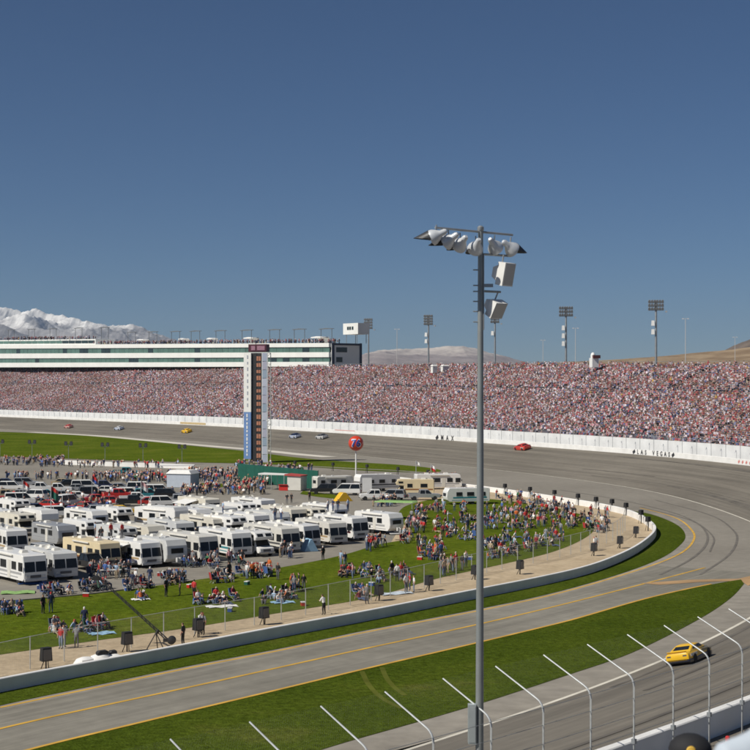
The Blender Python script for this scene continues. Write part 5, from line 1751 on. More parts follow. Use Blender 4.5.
for k, (x, y) in enumerate([(46, 669), (127, 652), (198, 637.5), (264, 625), (379, 601), (429, 591), (475, 580), (520, 574.5), (594, 556), (620, 548.5), (636, 538)]):
    put(sp_low, 0, x, y, 0.6 + 0.05 * k, 'black loudspeaker on the sand by the white barrier, %s from the left' % ORD[k], 'loudspeakers on the sand strip')
for k, (x, y) in enumerate([(505, 494.5), (530, 498), (554.5, 501.5), (578, 505.5), (596, 509), (612, 511.5), (626, 515.5), (641, 523.5), (648, 531)]):
    put(sp_hi, 1, x, y, 2.2, 'dark loudspeaker raised above the back of the curved barrier, %s from the left' % ORD[k], 'loudspeakers along the back barrier')
for k, (x, y) in enumerate([(0, 458), (32, 458.5), (68.5, 460.5), (105, 462), (143, 463), (182, 464.5)]):
    put(sp_pair, 2, x, y, 0.1, 'pair of dark loudspeakers on a T-post in the pit grass, %s from the left' % ORD[k], 'paired loudspeakers on the pit grass')
for k, (x, y) in enumerate([(295, 469), (333, 471), (367, 473), (398, 476), (428, 479)]):
    put(sp_hi, 1, x, y, 2.6, 'dark loudspeaker on a post at the pit grass edge, %s right of the pylon' % ORD[k], 'loudspeakers right of the pylon')

# chain-link fence between lawn and sand
FCL = pxpath([(-210, 728), (-40, 686.5), (0, 676), (25, 670.5), (90, 656), (145, 645.5), (200, 635), (275, 621.5), (345, 606.5), (384, 598), (440, 584), (500, 570), (550, 560), (590, 549), (615, 540), (626, 530)], 0, 1.0, 3)
cf = thing('chain_link_fence', 'chain-link fence on steel posts along the sand strip', 'fence')
sF = np.concatenate([[0], np.cumsum(np.linalg.norm(np.diff(FCL, axis=0), axis=1))])
cfp = MB().tube((0, 0, 0), (0, 0, 2.05), 0.033, n=6).mesh('post', [STEELW])
pp = []
for q in np.arange(0, sF[-1], 3.0):
    pp.append(Vector((np.interp(q, sF, FCL[:, 0]), np.interp(q, sF, FCL[:, 1]), 0)))
for q in pp:
    link('post', cfp, cf, q)
for a, b in zip(pp[:-1], pp[1:]):
    panel_uv('mesh_panel', [a + Vector((0, 0, 0.05)), b + Vector((0, 0, 0.05)), b + Vector((0, 0, 2.0)), a + Vector((0, 0, 2.0))], CHAIN, cf)
MB().path([(p.x, p.y, 2.02) for p in pp], 0.02, n=5).build('top_rail', STEELW, cf)

# camera crane
c = G(156, 651)
kc = c.y / FPX
cr = thing('camera_crane', 'black camera crane with long arm raised over the lawn', 'camera crane', c, 0)
piv = Vector((0.15, 0, 1.35))
for a in (R(90), R(210), R(330)):
    MB().tube((0, 0, 1.2), (math.cos(a) * 0.75, math.sin(a) * 0.75, 0.0), 0.035, n=6).build('tripod_leg', BLACK, cr)
MB().tube((0, 0, 1.1), (0.15, 0, 1.4), 0.09, n=8).build('pivot', BLACK, cr)
tip = Vector(((94 - 156) * kc, 0.8, (651 - 577) * kc))
end = Vector(((168 - 156) * kc, -0.1, (651 - 640) * kc))
arm = MB()
u = (tip - end).normalized()
for oz, r_ in ((0.09, 0.035), (-0.09, 0.035)):
    arm.tube(end + Vector((0, 0, oz)), tip + Vector((0, 0, oz * 0.7)), r_, n=6)
for k in range(18):
    a, b = end.lerp(tip, k / 18), end.lerp(tip, (k + 1) / 18)
    arm.tube(a + Vector((0, 0, -0.09)), b + Vector((0, 0, 0.08)), 0.022, n=4)
arm.build('arm', BLACK, cr)
MB().lathe([(0.1, -0.25), (0.26, -0.2), (0.28, 0.2), (0.1, 0.25)], n=12, axis='Y', c=(end.x + 0.25, end.y, end.z)).build('counterweight', BLACK, cr, True)
MB().box((end.x + 0.05, end.y, end.z), (0.7, 0.2, 0.2)).build('weight_bar', BLACK, cr)
MB().box((tip.x, tip.y, tip.z - 0.18), (0.42, 0.24, 0.28)).build('camera_head', BLACK, cr)
MB().tube((tip.x - 0.2, tip.y, tip.z - 0.18), (tip.x - 0.4, tip.y, tip.z - 0.2), 0.07, n=8).build('lens', BLACK, cr)
# equipment heap behind the barrier
c = G(100, 668)
eq = thing('equipment_heap', 'white tarp and dark equipment bags heaped behind the white barrier', 'equipment', c, 0.55)
mb = MB()
for (x, y, sx, sy, h_) in ((-0.9, 0.1, 0.9, 0.6, 0.75), (0.1, 0, 0.9, 0.55, 0.9), (0.9, -0.1, 0.7, 0.5, 0.8)):
    mb.lathe([(1.0, 0), (0.95, 0.45), (0.7, 0.85), (0.3, 1.0), (0.02, 1.02)], n=12)
    for i in range(len(mb.v) - 60, len(mb.v)):
        v_ = mb.v[i]
        a_ = math.atan2(v_[1], v_[0])
        w_ = 1 + 0.13 * math.sin(3 * a_ + x * 5)
        mb.v[i] = (x + v_[0] * sx * w_, y + v_[1] * sy * w_, v_[2] * h_)
mb.build('tarp', CANVAS, eq, True)
for x, y, z, w_ in ((0.1, -0.1, 0.98, 0.75), (0.85, 0.05, 0.9, 0.5)):
    MB().prof([(x - w_ / 2, z - 0.12), (x + w_ / 2, z - 0.12), (x + w_ / 2, z + 0.05), (x + w_ * 0.3, z + 0.13), (x - w_ * 0.35, z + 0.11), (x - w_ / 2, z + 0.03)], 0.36, 0.06, yc=y).build('bag', BLACK, eq)
# flags and masts among the vehicles
def flag(px, py, h_, cols, label):
    t = thing('flag_pole', label, 'flag', G(px, py), 0.2)
    MB().tube((0, 0, 0), (0, 0, h_), 0.045, n=6).build('pole', STEELW, t)
    for k, m_ in enumerate(cols):
        vs = []
        N = 7
        for i in range(N):
            x = 0.05 + 1.5 * i / (N - 1)
            y = 0.16 * math.sin(i * 1.2)
            zt_ = h_ - 0.05 - 0.45 * k - 0.10 * i
            vs += [(x * 0.55, y, zt_), (x * 0.55, y, zt_ - 0.45), (x * 0.55, y + 0.012, zt_), (x * 0.55, y + 0.012, zt_ - 0.45)]
        fs = []
        for i in range(N - 1):
            a = i * 4
            fs += [(a, a + 1, a + 5, a + 4), (a + 2, a + 6, a + 7, a + 3), (a, a + 4, a + 6, a + 2), (a + 1, a + 3, a + 7, a + 5)]
        MB().add(vs, fs).build('flag_cloth', m_, t)
flag(51, 533, 5.6, [RED, GREEN, GREEN], 'red and green flag on a pole among the left trailers')
flag(23, 514, 4.6, [RED, WHITE], 'red and white flag among the cars at left')
flag(141, 528, 5.8, [mat('pink_cloth', (0.5, 0.3, 0.3), 0.8), LGREY], 'faded flag on a pole by the large fifth-wheel trailer')
flag(92, 505, 4.4, [RED, BLUE], 'red and blue flag beside the red cars')
flag(431, 489, 4.2, [WHITE, RED], 'white flag above the right-hand motorhomes')
flag(416, 489, 4.8, [WHITE], 'white pennant mast behind the tan camper')
# tarps, tables and bright ground sheets
def ground_sheet(px, py, w, l, m, rz, label):
    vs, fs = [], []
    n = 6
    for i in range(n):
        for j in range(n):
            vs.append((w * (i / (n - 1) - 0.5), l * (j / (n - 1) - 0.5), 0.06 + 0.05 * math.sin(i * 2.1 + j * 1.3)))
    for i in range(n - 1):
        for j in range(n - 1):
            a = i * n + j
            fs.append((a, a + 1, a + n + 1, a + n))
    o = MB().add(vs, fs).build('ground_sheet', m, None, label=label, cat='ground sheet')
    o.modifiers.new('thickness', 'SOLIDIFY').thickness = 0.02
    o.location, o.rotation_euler = G(px, py), (0, 0, rz)
LIME = mat('lime_cloth', (0.25, 0.42, 0.14), 0.8, var=0.15)
CBLU = mat('bright_blue_tarp', (0.05, 0.16, 0.50), 0.7, var=0.15)
LBLU = mat('pale_blue_tarp', (0.28, 0.46, 0.62), 0.7, var=0.1)
ground_sheet(18, 593, 2.8, 1.8, LIME, 0.2, 'lime green ground sheet left of the lawn edge')
ground_sheet(33, 583.5, 2.4, 1.6, CBLU, 0.1, 'bright blue ground sheet by the left motorhomes')
ground_sheet(395, 594, 3.0, 1.4, mat('white_blue_cloth', (0.55, 0.62, 0.68), 0.8), 0.5, 'pale ground sheet behind the chain-link fence at centre')
ground_sheet(222, 607, 2.4, 1.2, CANVAS, 0.4, 'white blanket on the lawn below the front row')
ground_sheet(283, 603, 1.8, 1.2, LBLU, 0.4, 'pale blue blanket on the lawn under seated people')
ground_sheet(102, 634, 1.8, 1.2, LBLU, 0.5, 'pale blue blanket on the lawn near the camera crane')
ground_sheet(141, 600, 1.4, 1.0, CANVAS, 0.5, 'white blanket with three people in mid lawn')
t = thing('small_tent', 'small pale blue tarp tent at a motorhome nose', 'tent', G(309, 551), 0.4)
MB().prof([(-0.8, 0.02), (0.8, 0.02), (0.1, 1.3), (-0.1, 1.3)], 1.5, 0.02).build('tarp', LBLU, t)
t = thing('small_tent', 'yellow and orange tarp beside the white pickup truck', 'tent', G(343, 501), 0.4)
MB().prof([(-1.3, 0.02), (1.3, 0.02), (0.2, 1.3), (-0.3, 1.3)], 1.6, 0.02).build('tarp', YELLOW, t)
t = thing('sign_board', 'plain white board standing beside the white pickup truck', 'sign', G(367, 497), 0.1)
MB().box((0, 0, 1.9), (1.5, 0.08, 2.2)).build('board', WHITE, t)
for s in (-0.6, 0.6):
    MB().tube((s, 0, 0), (s, 0, 0.85), 0.04, n=5).build('leg', STEEL, t)
t = thing('canopy', 'lime green canopy over the trailer at the lawn edge', 'canopy', G(396, 519), -0.3)
MB().box((0, 0, 2.3), (5.4, 2.6, 0.12), top=0.92).build('roof', LIME, t)
for x in (-2.5, 2.5):
    for y in (-1.15, 1.15):
        MB().tube((x, y, 0), (x, y, 2.25), 0.04, n=5).build('pole', STEELW, t)
def table(px, py, rz, label):
    t = thing('folding_table', label, 'table', G(px, py), rz)
    bx('table_top', (0, 0, 0.73), (1.8, 0.75, 0.05), WHITE, t)
    for x in (-0.8, 0.8):
        for y in (-0.3, 0.3):
            MB().tube((x, y, 0), (x, y, 0.71), 0.02, n=5).build('leg', STEEL, t)
table(110, 578, 0.3, 'white folding table in front of the cream motorhome')
table(128, 577, 0.3, 'white folding table right of the cream motorhome')
table(398, 540, 0.2, 'white folding table by the rightmost front-row trailer')
table(413, 527, 1.0, 'white folding table at the crowded lawn corner')

def cooler(px, py, colour, rz, label):
    t = thing('cooler', label, 'cooler', G(px, py), rz, 'coolers beside the chairs')
    bx('box', (0, 0, 0.15), (0.5, 0.32, 0.3), colour, t)
    bx('lid', (0, 0, 0.325), (0.53, 0.35, 0.05), WHITE, t)
for k, (x, y, c_, lab) in enumerate([(86, 597, RED, 'red cooler with white lid by the leftmost chair row'), (40, 589, BLUE, 'blue cooler with white lid near the blue ground sheet'), (128, 591, BLUE, 'blue cooler at the left end of the second chair row'),
        (190, 588, RED, 'red cooler at the right end of the second chair row'), (247, 585, GREEN, 'green cooler in front of the third chair row'), (230, 612, BLUE, 'blue cooler beside the white blanket on the lawn'),
        (303, 606, RED, 'red cooler beside the pale blue lawn blanket'), (262, 566, WHITE2, 'white cooler by the nose of the cab-over camper'), (372, 586, BLUE, 'blue cooler on the lawn below the right motorhomes'),
        (420, 560, RED, 'red cooler on the lawn left of the light pole'), (470, 560, BLUE, 'blue cooler on the lawn just left of the light pole'), (160, 576, RED, 'red cooler by the white awning motorhome')]):
    cooler(x, y, c_, 0.3 * k, lab)
# satellite dishes on a few motorhome roofs
for k, r in enumerate(RVS[1:24:3]):
    d_ = MB().lathe([(0.02, 0.0), (0.2, 0.03), (0.33, 0.10), (0.32, 0.115), (0.19, 0.045), (0.02, 0.015)], n=12)
    o = d_.build('satellite_dish', WHITE2, r, True)
    o.location, o.rotation_euler = (0.6, -0.5, 3.25), (R(55), 0, R(40 + 20 * k))
    MB().tube((0.6, -0.5, 2.9), (0.6, -0.5, 3.25), 0.03, n=5).build('dish_mount', STEEL, r)
# ================================================================== PEOPLE
def seg_dist(p, a, b):
    ab = b - a
    t = max(0, min(1, (p - a).dot(ab) / max(1e-9, ab.length_squared)))
    return (p - (a + ab * t)).length

def person_mesh(name, J, bones, sub=1, cap=False):
    """J: joint -> (xyz, radius_x, radius_y); bones: (a, b, slot). One continuous skin; slots 0 shirt 1 trousers 2 skin 3 hair/cap 4 shoe"""
    names = list(J)
    me = bpy.data.meshes.new('rig')
    me.from_pydata([J[q][0] for q in names], [(names.index(a), names.index(b)) for a, b, _ in bones], [])
    o = bpy.data.objects.new('rig', me)
    COL.objects.link(o)
    o.modifiers.new('s', 'SKIN')
    if not me.skin_vertices:
        bpy.context.view_layer.objects.active = o
        bpy.ops.mesh.customdata_skin_add()
    for i, q in enumerate(names):
        me.skin_vertices[0].data[i].radius = (J[q][1], J[q][2])
        me.skin_vertices[0].data[i].use_root = (q == 'pelvis')
    sb = o.modifiers.new('u', 'SUBSURF')
    sb.levels = sub
    sb.render_levels = sub
    bpy.context.view_layer.update()
    out = bpy.data.meshes.new_from_object(o.evaluated_get(bpy.context.evaluated_depsgraph_get()))
    bpy.data.objects.remove(o)
    out.name = name
    out.materials.clear()
    for m_ in (None,) * 5:
        out.materials.append(MATS['white_canvas'])
    P = {q: Vector(J[q][0]) for q in names}
    hc = P['head']
    up = (P['crown'] - P['head']).normalized()
    for p in out.polygons:
        c = p.center
        bs_ = min(bones, key=lambda b: seg_dist(c, P[b[0]], P[b[1]]))
        s = bs_[2]
        if s == 2 and bs_[1] in ('crown', 'head'):
            d = c - hc
            h_ = d.dot(up)
            if h_ > 0.055 or (h_ > -0.04 and d.x < -0.02):
                s = 3
        p.material_index = s
        p.use_smooth = True
    return out

def skeleton(pose):
    J, b = {}, []
    def j(n, x, y, z, r, r2=None):
        J[n] = ((x, y, z), r, r2 or r)
    if pose in ('stand', 'walk', 'point', 'lean'):
        lean = 0.12 if pose == 'lean' else 0.0
        j('pelvis', 0, 0, 0.96, 0.15, 0.12)
        j('belly', 0.01 + lean * .4, 0, 1.12, 0.15, 0.115)
        j('chest', 0.01 + lean, 0, 1.32, 0.165, 0.12)
        j('neck', 0.01 + lean * 1.2, 0, 1.47, 0.058)
        j('head', 0.03 + lean * 1.4, 0, 1.60, 0.085, 0.095)
        j('crown', 0.02 + lean * 1.4, 0, 1.70, 0.07, 0.08)
        for s, n in ((1, 'l'), (-1, 'r')):
            j('sh' + n, lean, s * 0.19, 1.39, 0.065)
            if pose == 'point' and n == 'r':
                j('el' + n, 0.22, s * 0.30, 1.34, 0.048); j('wr' + n, 0.40, s * 0.22, 1.52, 0.036); j('ha' + n, 0.44, s * 0.2, 1.60, 0.036)
            elif pose == 'lean':
                j('el' + n, 0.18, s * 0.27, 1.16, 0.05); j('wr' + n, 0.40, s * 0.12, 1.18, 0.036); j('ha' + n, 0.47, s * 0.08, 1.19, 0.034)
            else:
                sw = 0.1 * s if pose == 'walk' else 0.0
                j('el' + n, -0.03 - sw, s * 0.26, 1.12, 0.05); j('wr' + n, 0.05 - sw * 1.8, s * 0.27, 0.88, 0.036); j('ha' + n, 0.08 - sw * 2, s * 0.265, 0.79, 0.038, 0.03)
            st = 0.18 * s if pose == 'walk' else 0.015 * s
            j('hp' + n, 0, s * 0.095, 0.90, 0.095)
            j('kn' + n, 0.03 + st * 0.7, s * 0.105, 0.50, 0.068)
            j('an' + n, st * 1.1 - 0.02, s * 0.11, 0.10, 0.045)
            j('to' + n, st * 1.1 + 0.14, s * 0.13, 0.045, 0.042)
    elif pose in ('sit', 'sit2'):          # on the ground
        k = 0.0 if pose == 'sit' else 0.1
        j('pelvis', 0, 0, 0.14, 0.16, 0.14)
        j('belly', -0.04 + k, 0, 0.32, 0.15, 0.12)
        j('chest', -0.07 + 1.6 * k, 0, 0.52, 0.165, 0.12)
        j('neck', -0.05 + 2 * k, 0, 0.68, 0.058)
        j('head', -0.01 + 2.2 * k, 0, 0.81, 0.085, 0.095)
        j('crown', -0.02 + 2.2 * k, 0, 0.91, 0.07, 0.08)
        for s, n in ((1, 'l'), (-1, 'r')):
            j('sh' + n, -0.07 + 1.6 * k, s * 0.19, 0.60, 0.065)
            if pose == 'sit':
                j('el' + n, -0.20, s * 0.27, 0.36, 0.05); j('wr' + n, -0.28, s * 0.29, 0.13, 0.036); j('ha' + n, -0.26, s * 0.3, 0.05, 0.036)
            else:
                j('el' + n, 0.2, s * 0.28, 0.40, 0.05); j('wr' + n, 0.42, s * 0.14, 0.45, 0.036); j('ha' + n, 0.48, s * 0.08, 0.44, 0.036)
            j('hp' + n, 0.05, s * 0.10, 0.13, 0.10)
            if pose == 'sit':
                j('kn' + n, 0.48, s * 0.13, 0.24, 0.07); j('an' + n, 0.88, s * 0.12, 0.09, 0.045); j('to' + n, 0.95, s * 0.13, 0.20, 0.042)
            else:
                j('kn' + n, 0.42, s * 0.16, 0.46, 0.07); j('an' + n, 0.58, s * 0.13, 0.09, 0.045); j('to' + n, 0.73, s * 0.13, 0.045, 0.042)
    else:                                   # 'chair'
        j('pelvis', 0, 0, 0.50, 0.16, 0.14)
        j('belly', -0.05, 0, 0.68, 0.15, 0.12)
        j('chest', -0.10, 0, 0.88, 0.165, 0.12)
        j('neck', -0.10, 0, 1.04, 0.058)
        j('head', -0.06, 0, 1.17, 0.085, 0.095)
        j('crown', -0.07, 0, 1.27, 0.07, 0.08)
        for s, n in ((1, 'l'), (-1, 'r')):
            j('sh' + n, -0.10, s * 0.19, 0.96, 0.065)
            j('el' + n, 0.02, s * 0.28, 0.70, 0.05); j('wr' + n, 0.24, s * 0.22, 0.66, 0.036); j('ha' + n, 0.32, s * 0.18, 0.66, 0.036)
            j('hp' + n, 0.04, s * 0.10, 0.49, 0.10)
            j('kn' + n, 0.46, s * 0.13, 0.52, 0.07); j('an' + n, 0.48, s * 0.13, 0.10, 0.045); j('to' + n, 0.63, s * 0.14, 0.045, 0.042)
    b += [('pelvis', 'belly', 0), ('belly', 'chest', 0), ('chest', 'neck', 0), ('neck', 'head', 2), ('head', 'crown', 2)]
    for n in 'lr':
        b += [('chest', 'sh' + n, 0), ('sh' + n, 'el' + n, 0), ('el' + n, 'wr' + n, 2), ('wr' + n, 'ha' + n, 2), ('pelvis', 'hp' + n, 1), ('hp' + n, 'kn' + n, 1), ('kn' + n, 'an' + n, 1), ('an' + n, 'to' + n, 4)]
    return J, b
PM = {p: person_mesh('person', *skeleton(p)) for p in ('stand', 'walk', 'point', 'lean', 'sit', 'sit2', 'chair')}
CL = {'white': (0.76, 0.75, 0.73), 'red': (0.48, 0.03, 0.03), 'navy': (0.025, 0.035, 0.085), 'black': (0.018, 0.018, 0.02), 'grey': (0.24, 0.245, 0.25), 'blue': (0.06, 0.13, 0.36), 'orange': (0.62, 0.14, 0.03), 'tan': (0.42, 0.33, 0.22),
      'pale blue': (0.33, 0.44, 0.58), 'green': (0.03, 0.13, 0.06), 'yellow': (0.68, 0.45, 0.05), 'maroon': (0.20, 0.02, 0.03), 'pink': (0.6, 0.3, 0.32)}
PT = {'jeans': (0.055, 0.085, 0.17), 'black trousers': (0.018, 0.018, 0.02), 'tan trousers': (0.34, 0.27, 0.18), 'pale jeans': (0.22, 0.28, 0.38), 'grey trousers': (0.14, 0.14, 0.15)}
clm = {k: mat('cloth_' + k.replace(' ', '_'), v, 0.85, var=0.12, scale=6) for k, v in CL.items()}
ptm = {k: mat('cloth_' + k.replace(' ', '_'), v, 0.85, var=0.12, scale=6) for k, v in PT.items()}
skm = [mat('skin_%d' % i, c, 0.6, var=0.06) for i, c in enumerate([(0.50, 0.28, 0.20), (0.40, 0.21, 0.14), (0.58, 0.35, 0.26)])]
hrm = [mat('hair_%d' % i, c, 0.8, var=0.2) for i, c in enumerate([(0.02, 0.014, 0.01), (0.07, 0.04, 0.02), (0.22, 0.14, 0.06)])] + [clm['white'], clm['red'], clm['black']]
shm = mat('shoe', (0.05, 0.045, 0.04), 0.7)
POSE_W = {'stand': 'standing', 'walk': 'walking', 'point': 'pointing', 'lean': 'leaning', 'sit': 'lounging', 'sit2': 'sitting', 'chair': 'seated'}
prnd = random.Random(21)
PEOPLE, CHAIRS = [], []
def person(px, py, pose, shirt, pants, where, rz=None, z=0.0, hat=None, loc=None, group=None, scale=None, label=None):
    p = Vector(loc) if loc is not None else G(px, py, z)
    hair = hat if hat else hrm[prnd.choice([0, 0, 1, 1, 2, 3, 3, 4, 5])]
    PEOPLE.append(dict(loc=p, rz=prnd.uniform(-math.pi, math.pi) if rz is None else rz, pose=pose, s=scale or prnd.uniform(0.84, 0.96),
                       mats=[clm[shirt], ptm[pants], skm[prnd.randrange(3)], hair, shm],
                       label=label or f'person in {shirt} top and {pants} {POSE_W[pose]} {where}', group=group or ('people ' + where)))
def single_out(lst):
    """alike labels get their place from left to right"""
    by = {}
    for q in lst:
        by.setdefault(q['label'], []).append(q)
    for lab, qs in by.items():
        if len(qs) < 2:
            continue
        qs.sort(key=lambda q: q['loc'].x / q['loc'].y)
        W = ['leftmost', 'second-left', 'third-left', 'fourth-left', 'fifth-left', 'sixth-left', 'seventh-left']
        for k, q in enumerate(qs):
            q['label'] = ('rightmost ' if k == len(qs) - 1 else W[min(k, 6)] + ' ') + lab
def emit_people():
    PEOPLE.sort(key=lambda q: q['loc'].y)
    near_, far_ = PEOPLE[:294], PEOPLE[294:]
    single_out(near_)
    for q in near_:
        o = link('person', PM[q['pose']], None, q['loc'], q['rz'], q['label'], 'person', q['group'])
        o.scale = (q['s'],) * 3
        for sl, m_ in zip(o.material_slots, q['mats']):
            sl.link = 'OBJECT'
            sl.material = m_
        if len(q['label'].split()) > 16:
            print('LONG', q['label'])
    # the rest, joined
    joined_people('lawn_crowd', far_, PM, 'crowd of fans on the far part of the lawn')
    single_out(CHAIRS)
    for q in CHAIRS:
        o = link('folding_chair', chair_me, None, q['loc'], q['rz'], q['label'], 'chair', q['group'])
        o.material_slots[0].link = 'OBJECT'
        o.material_slots[0].material = clm[q['colour']]
    print('people', len(PEOPLE), 'chairs', len(CHAIRS))
def mcol(m):
    return [m.node_tree.nodes[x].color_ramp.elements[1].color[:] for x in m.node_tree.nodes.keys() if m.node_tree.nodes[x].type == 'VALTORGB'][0]
def joined_people(name, lst, meshes, label):
    VV, LV, LS, CC = [], [], [], []
    o = lo = 0
    cache = {}
    for q in lst:
        me = meshes[q['pose']]
        if q['pose'] not in cache:
            v = np.zeros(len(me.vertices) * 3); me.vertices.foreach_get('co', v)
            lv = np.zeros(len(me.loops), np.int32); me.loops.foreach_get('vertex_index', lv)
            ls = np.zeros(len(me.polygons), np.int32); me.polygons.foreach_get('loop_start', ls)
            lt = np.zeros(len(me.polygons), np.int32); me.polygons.foreach_get('loop_total', lt)
            mi = np.zeros(len(me.polygons), np.int32); me.polygons.foreach_get('material_index', mi)
            cache[q['pose']] = (v.reshape(-1, 3), lv, ls, np.repeat(mi, lt))
        v, lv, ls, lm = cache[q['pose']]
        c, s_ = math.cos(q['rz']), math.sin(q['rz'])
        w = np.stack([v[:, 0] * c - v[:, 1] * s_, v[:, 0] * s_ + v[:, 1] * c, v[:, 2]], 1) * q['s'] + np.array(q['loc'])
        VV.append(w); LV.append(lv + o); LS.append(ls + lo)
        CC.append(np.array([mcol(m) for m in q['mats']])[lm])
        o += len(v); lo += len(lv)
    VV, LV, LS, CC = map(np.concatenate, (VV, LV, LS, CC))
    me = bpy.data.meshes.new(name)
    me.vertices.add(len(VV)); me.vertices.foreach_set('co', VV.astype(np.float32).ravel())
    me.loops.add(len(LV)); me.loops.foreach_set('vertex_index', LV.astype(np.int32))
    me.polygons.add(len(LS)); me.polygons.foreach_set('loop_start', LS.astype(np.int32))
    me.update(calc_edges=True)
    at_ = me.color_attributes.new('cloth', 'FLOAT_COLOR', 'CORNER')
    at_.data.foreach_set('color', CC.astype(np.float32).ravel())
    me.polygons.foreach_set('use_smooth', [True] * len(LS))
    me.materials.append(CROWDM)
    return link(name, me, kind='stuff', label=label, cat='crowd')
SH = ['white'] * 6 + ['red'] * 5 + ['navy'] * 10 + ['black'] * 14 + ['grey'] * 6 + ['blue'] * 3 + ['tan'] * 2 + ['pale blue'] * 3 + ['maroon'] * 2 + ['orange', 'green', 'pink']
PN = ['jeans'] * 5 + ['black trousers'] * 4 + ['tan trousers'] * 2 + ['pale jeans'] * 2 + ['grey trousers'] * 2
chair_me = None
def make_chair():
    m = MB()
    m.box((0, 0, 0.40), (0.5, 0.52, 0.04), 0)
    m.box((-0.27, 0, 0.70), (0.05, 0.52, 0.6), 0, ry=-0.2)
    for s in (-1, 1):
        m.tube((0.24, s * 0.27, 0), (-0.22, s * 0.27, 0.55), 0.016, n=5, mi=1)
        m.tube((-0.26, s * 0.27, 0), (0.22, s * 0.27, 0.6), 0.016, n=5, mi=1)
        m.tube((-0.28, s * 0.27, 0.4), (-0.36, s * 0.27, 1.0), 0.016, n=5, mi=1)
        m.box((0.0, s * 0.27, 0.6), (0.5, 0.05, 0.03), 1)
    return m.mesh('folding_chair', [clm['navy'], STEEL])
chair_me = make_chair()
def folding_chair(loc, rz, colour, where):
    CHAIRS.append(dict(loc=loc, rz=rz, colour=colour, label=f'{colour} folding camp chair {where}', group='camp chairs ' + where))
FACE = math.atan2(-0.55, 0.83)         # facing the near track
def cluster(cx, cy, sx, sy, n, poses, where, slope=0.0, face=None):
    for _ in range(n):
        x = cx + prnd.uniform(-sx, sx)
        y = cy + prnd.uniform(-sy, sy) + slope * (x - cx)
        pose = prnd.choice(poses)
        rz = (FACE if face is None else face) + prnd.gauss(0, 0.6) if pose in ('chair', 'sit', 'sit2', 'lean') else None
        sh, pn = prnd.choice(SH), prnd.choice(PN)
        person(x, y, pose, sh, pn, where, rz)
        if pose == 'chair':
            folding_chair(G(x, y), rz, prnd.choice(['navy', 'blue', 'green', 'black', 'red']), where)
ST, SI = ['stand', 'stand', 'walk', 'lean', 'point'], ['sit', 'sit2', 'sit', 'sit2', 'chair']
# --- single figures one can pick out
person(43, 614, 'stand', 'black', 'black trousers', 'at left end of lawn')
person(51, 613, 'stand', 'navy', 'jeans', 'at left end of lawn')
person(61, 649, 'stand', 'red', 'pale jeans', 'behind the fence at left')
person(63.5, 647.5, 'stand', 'white', 'pale jeans', 'behind the fence at left')
person(76.5, 648, 'lean', 'grey', 'grey trousers', 'behind the fence at left')
person(166, 597, 'stand', 'black', 'black trousers', 'alone on the open lawn')
person(180, 595.5, 'stand', 'black', 'black trousers', 'on the open lawn')
person(194, 599, 'stand', 'red', 'black trousers', 'on the open lawn')
person(183, 646, 'stand', 'black', 'black trousers', 'beside the camera crane', rz=2.8)
person(199.5, 634, 'lean', 'white', 'black trousers', 'at the fence by a loudspeaker', rz=FACE)
person(203, 635, 'stand', 'grey', 'black trousers', 'at the fence by a loudspeaker')
person(278, 580, 'stand', 'black', 'grey trousers', 'at the middle lawn edge')
person(323, 560.5, 'stand', 'black', 'black trousers', 'alone on the asphalt', hat=clm['white'])
person(324, 615, 'lean', 'white', 'black trousers', 'alone on the sand strip', rz=2.4)
person(341, 566, 'stand', 'pale blue', 'pale jeans', 'beside people seated at lawn corner')
person(345, 567, 'stand', 'navy', 'pale jeans', 'beside people seated at lawn corner')
person(367, 604, 'stand', 'grey', 'grey trousers', 'behind the fence at centre')
person(406, 593, 'stand', 'white', 'grey trousers', 'by the pale ground sheet', hat=clm['red'])
person(414, 592.5, 'stand', 'white', 'white' if False else 'pale jeans', 'by the pale ground sheet')
person(410, 590.5, 'point', 'red', 'jeans', 'by the pale ground sheet')
person(287, 504, 'stand', 'black', 'grey trousers', 'on asphalt below the concession stand')
person(291.5, 503, 'stand', 'black', 'black trousers', 'on asphalt below the concession stand')
person(309.5, 501, 'stand', 'black', 'black trousers', 'left of the beige trailer')
# --- seated groups and rows on the lawn
cluster(10, 615, 12, 2.5, 9, ['chair', 'sit2'], 'at left edge of lawn')
cluster(57, 631, 6, 3, 7, SI, 'left of the camera crane')
cluster(88, 630, 16, 3.5, 18, ['sit', 'sit2', 'chair', 'stand'] + SI, 'left of the camera crane', -0.2)
cluster(141, 599, 4, 1, 4, ['sit2', 'sit'], 'on a blanket in mid lawn')
cluster(75, 592.5, 32, 2, 23, ['chair', 'chair', 'sit2'], 'in the leftmost chair row', -0.1)
cluster(157, 585, 32, 2.5, 26, ['chair', 'chair', 'sit2', 'stand'], 'in the second chair row', -0.14)
cluster(213, 603, 22, 3, 17, SI, 'on lawn below dark-striped motorhome', -0.05)
cluster(278, 600, 15, 3.5, 17, SI, 'around the pale blue blanket', -0.05)
cluster(298, 591, 6, 2.5, 6, ['chair', 'stand'], 'beside the orange jacket')
person(291, 592, 'stand', 'orange', 'black trousers', 'beside seated friends')
cluster(200, 566, 18, 3, 16, ['chair', 'stand', 'chair'], 'before the dark-striped motorhome')
cluster(243, 578, 30, 2.5, 26, ['chair', 'chair', 'sit2', 'stand'], 'in row below cab-over camper', -0.13)
cluster(230, 564, 16, 2, 11, ['stand', 'chair'], 'before the teal striped motorhome')
cluster(285, 557, 7, 2, 7, ST + ['chair'], 'right of the cab-over camper')
cluster(348, 577, 10, 4, 9, SI + ['stand'], 'on lawn near the asphalt walker')
cluster(362, 598, 6, 3, 7, ['sit', 'chair'], 'on lawn by mid fence')
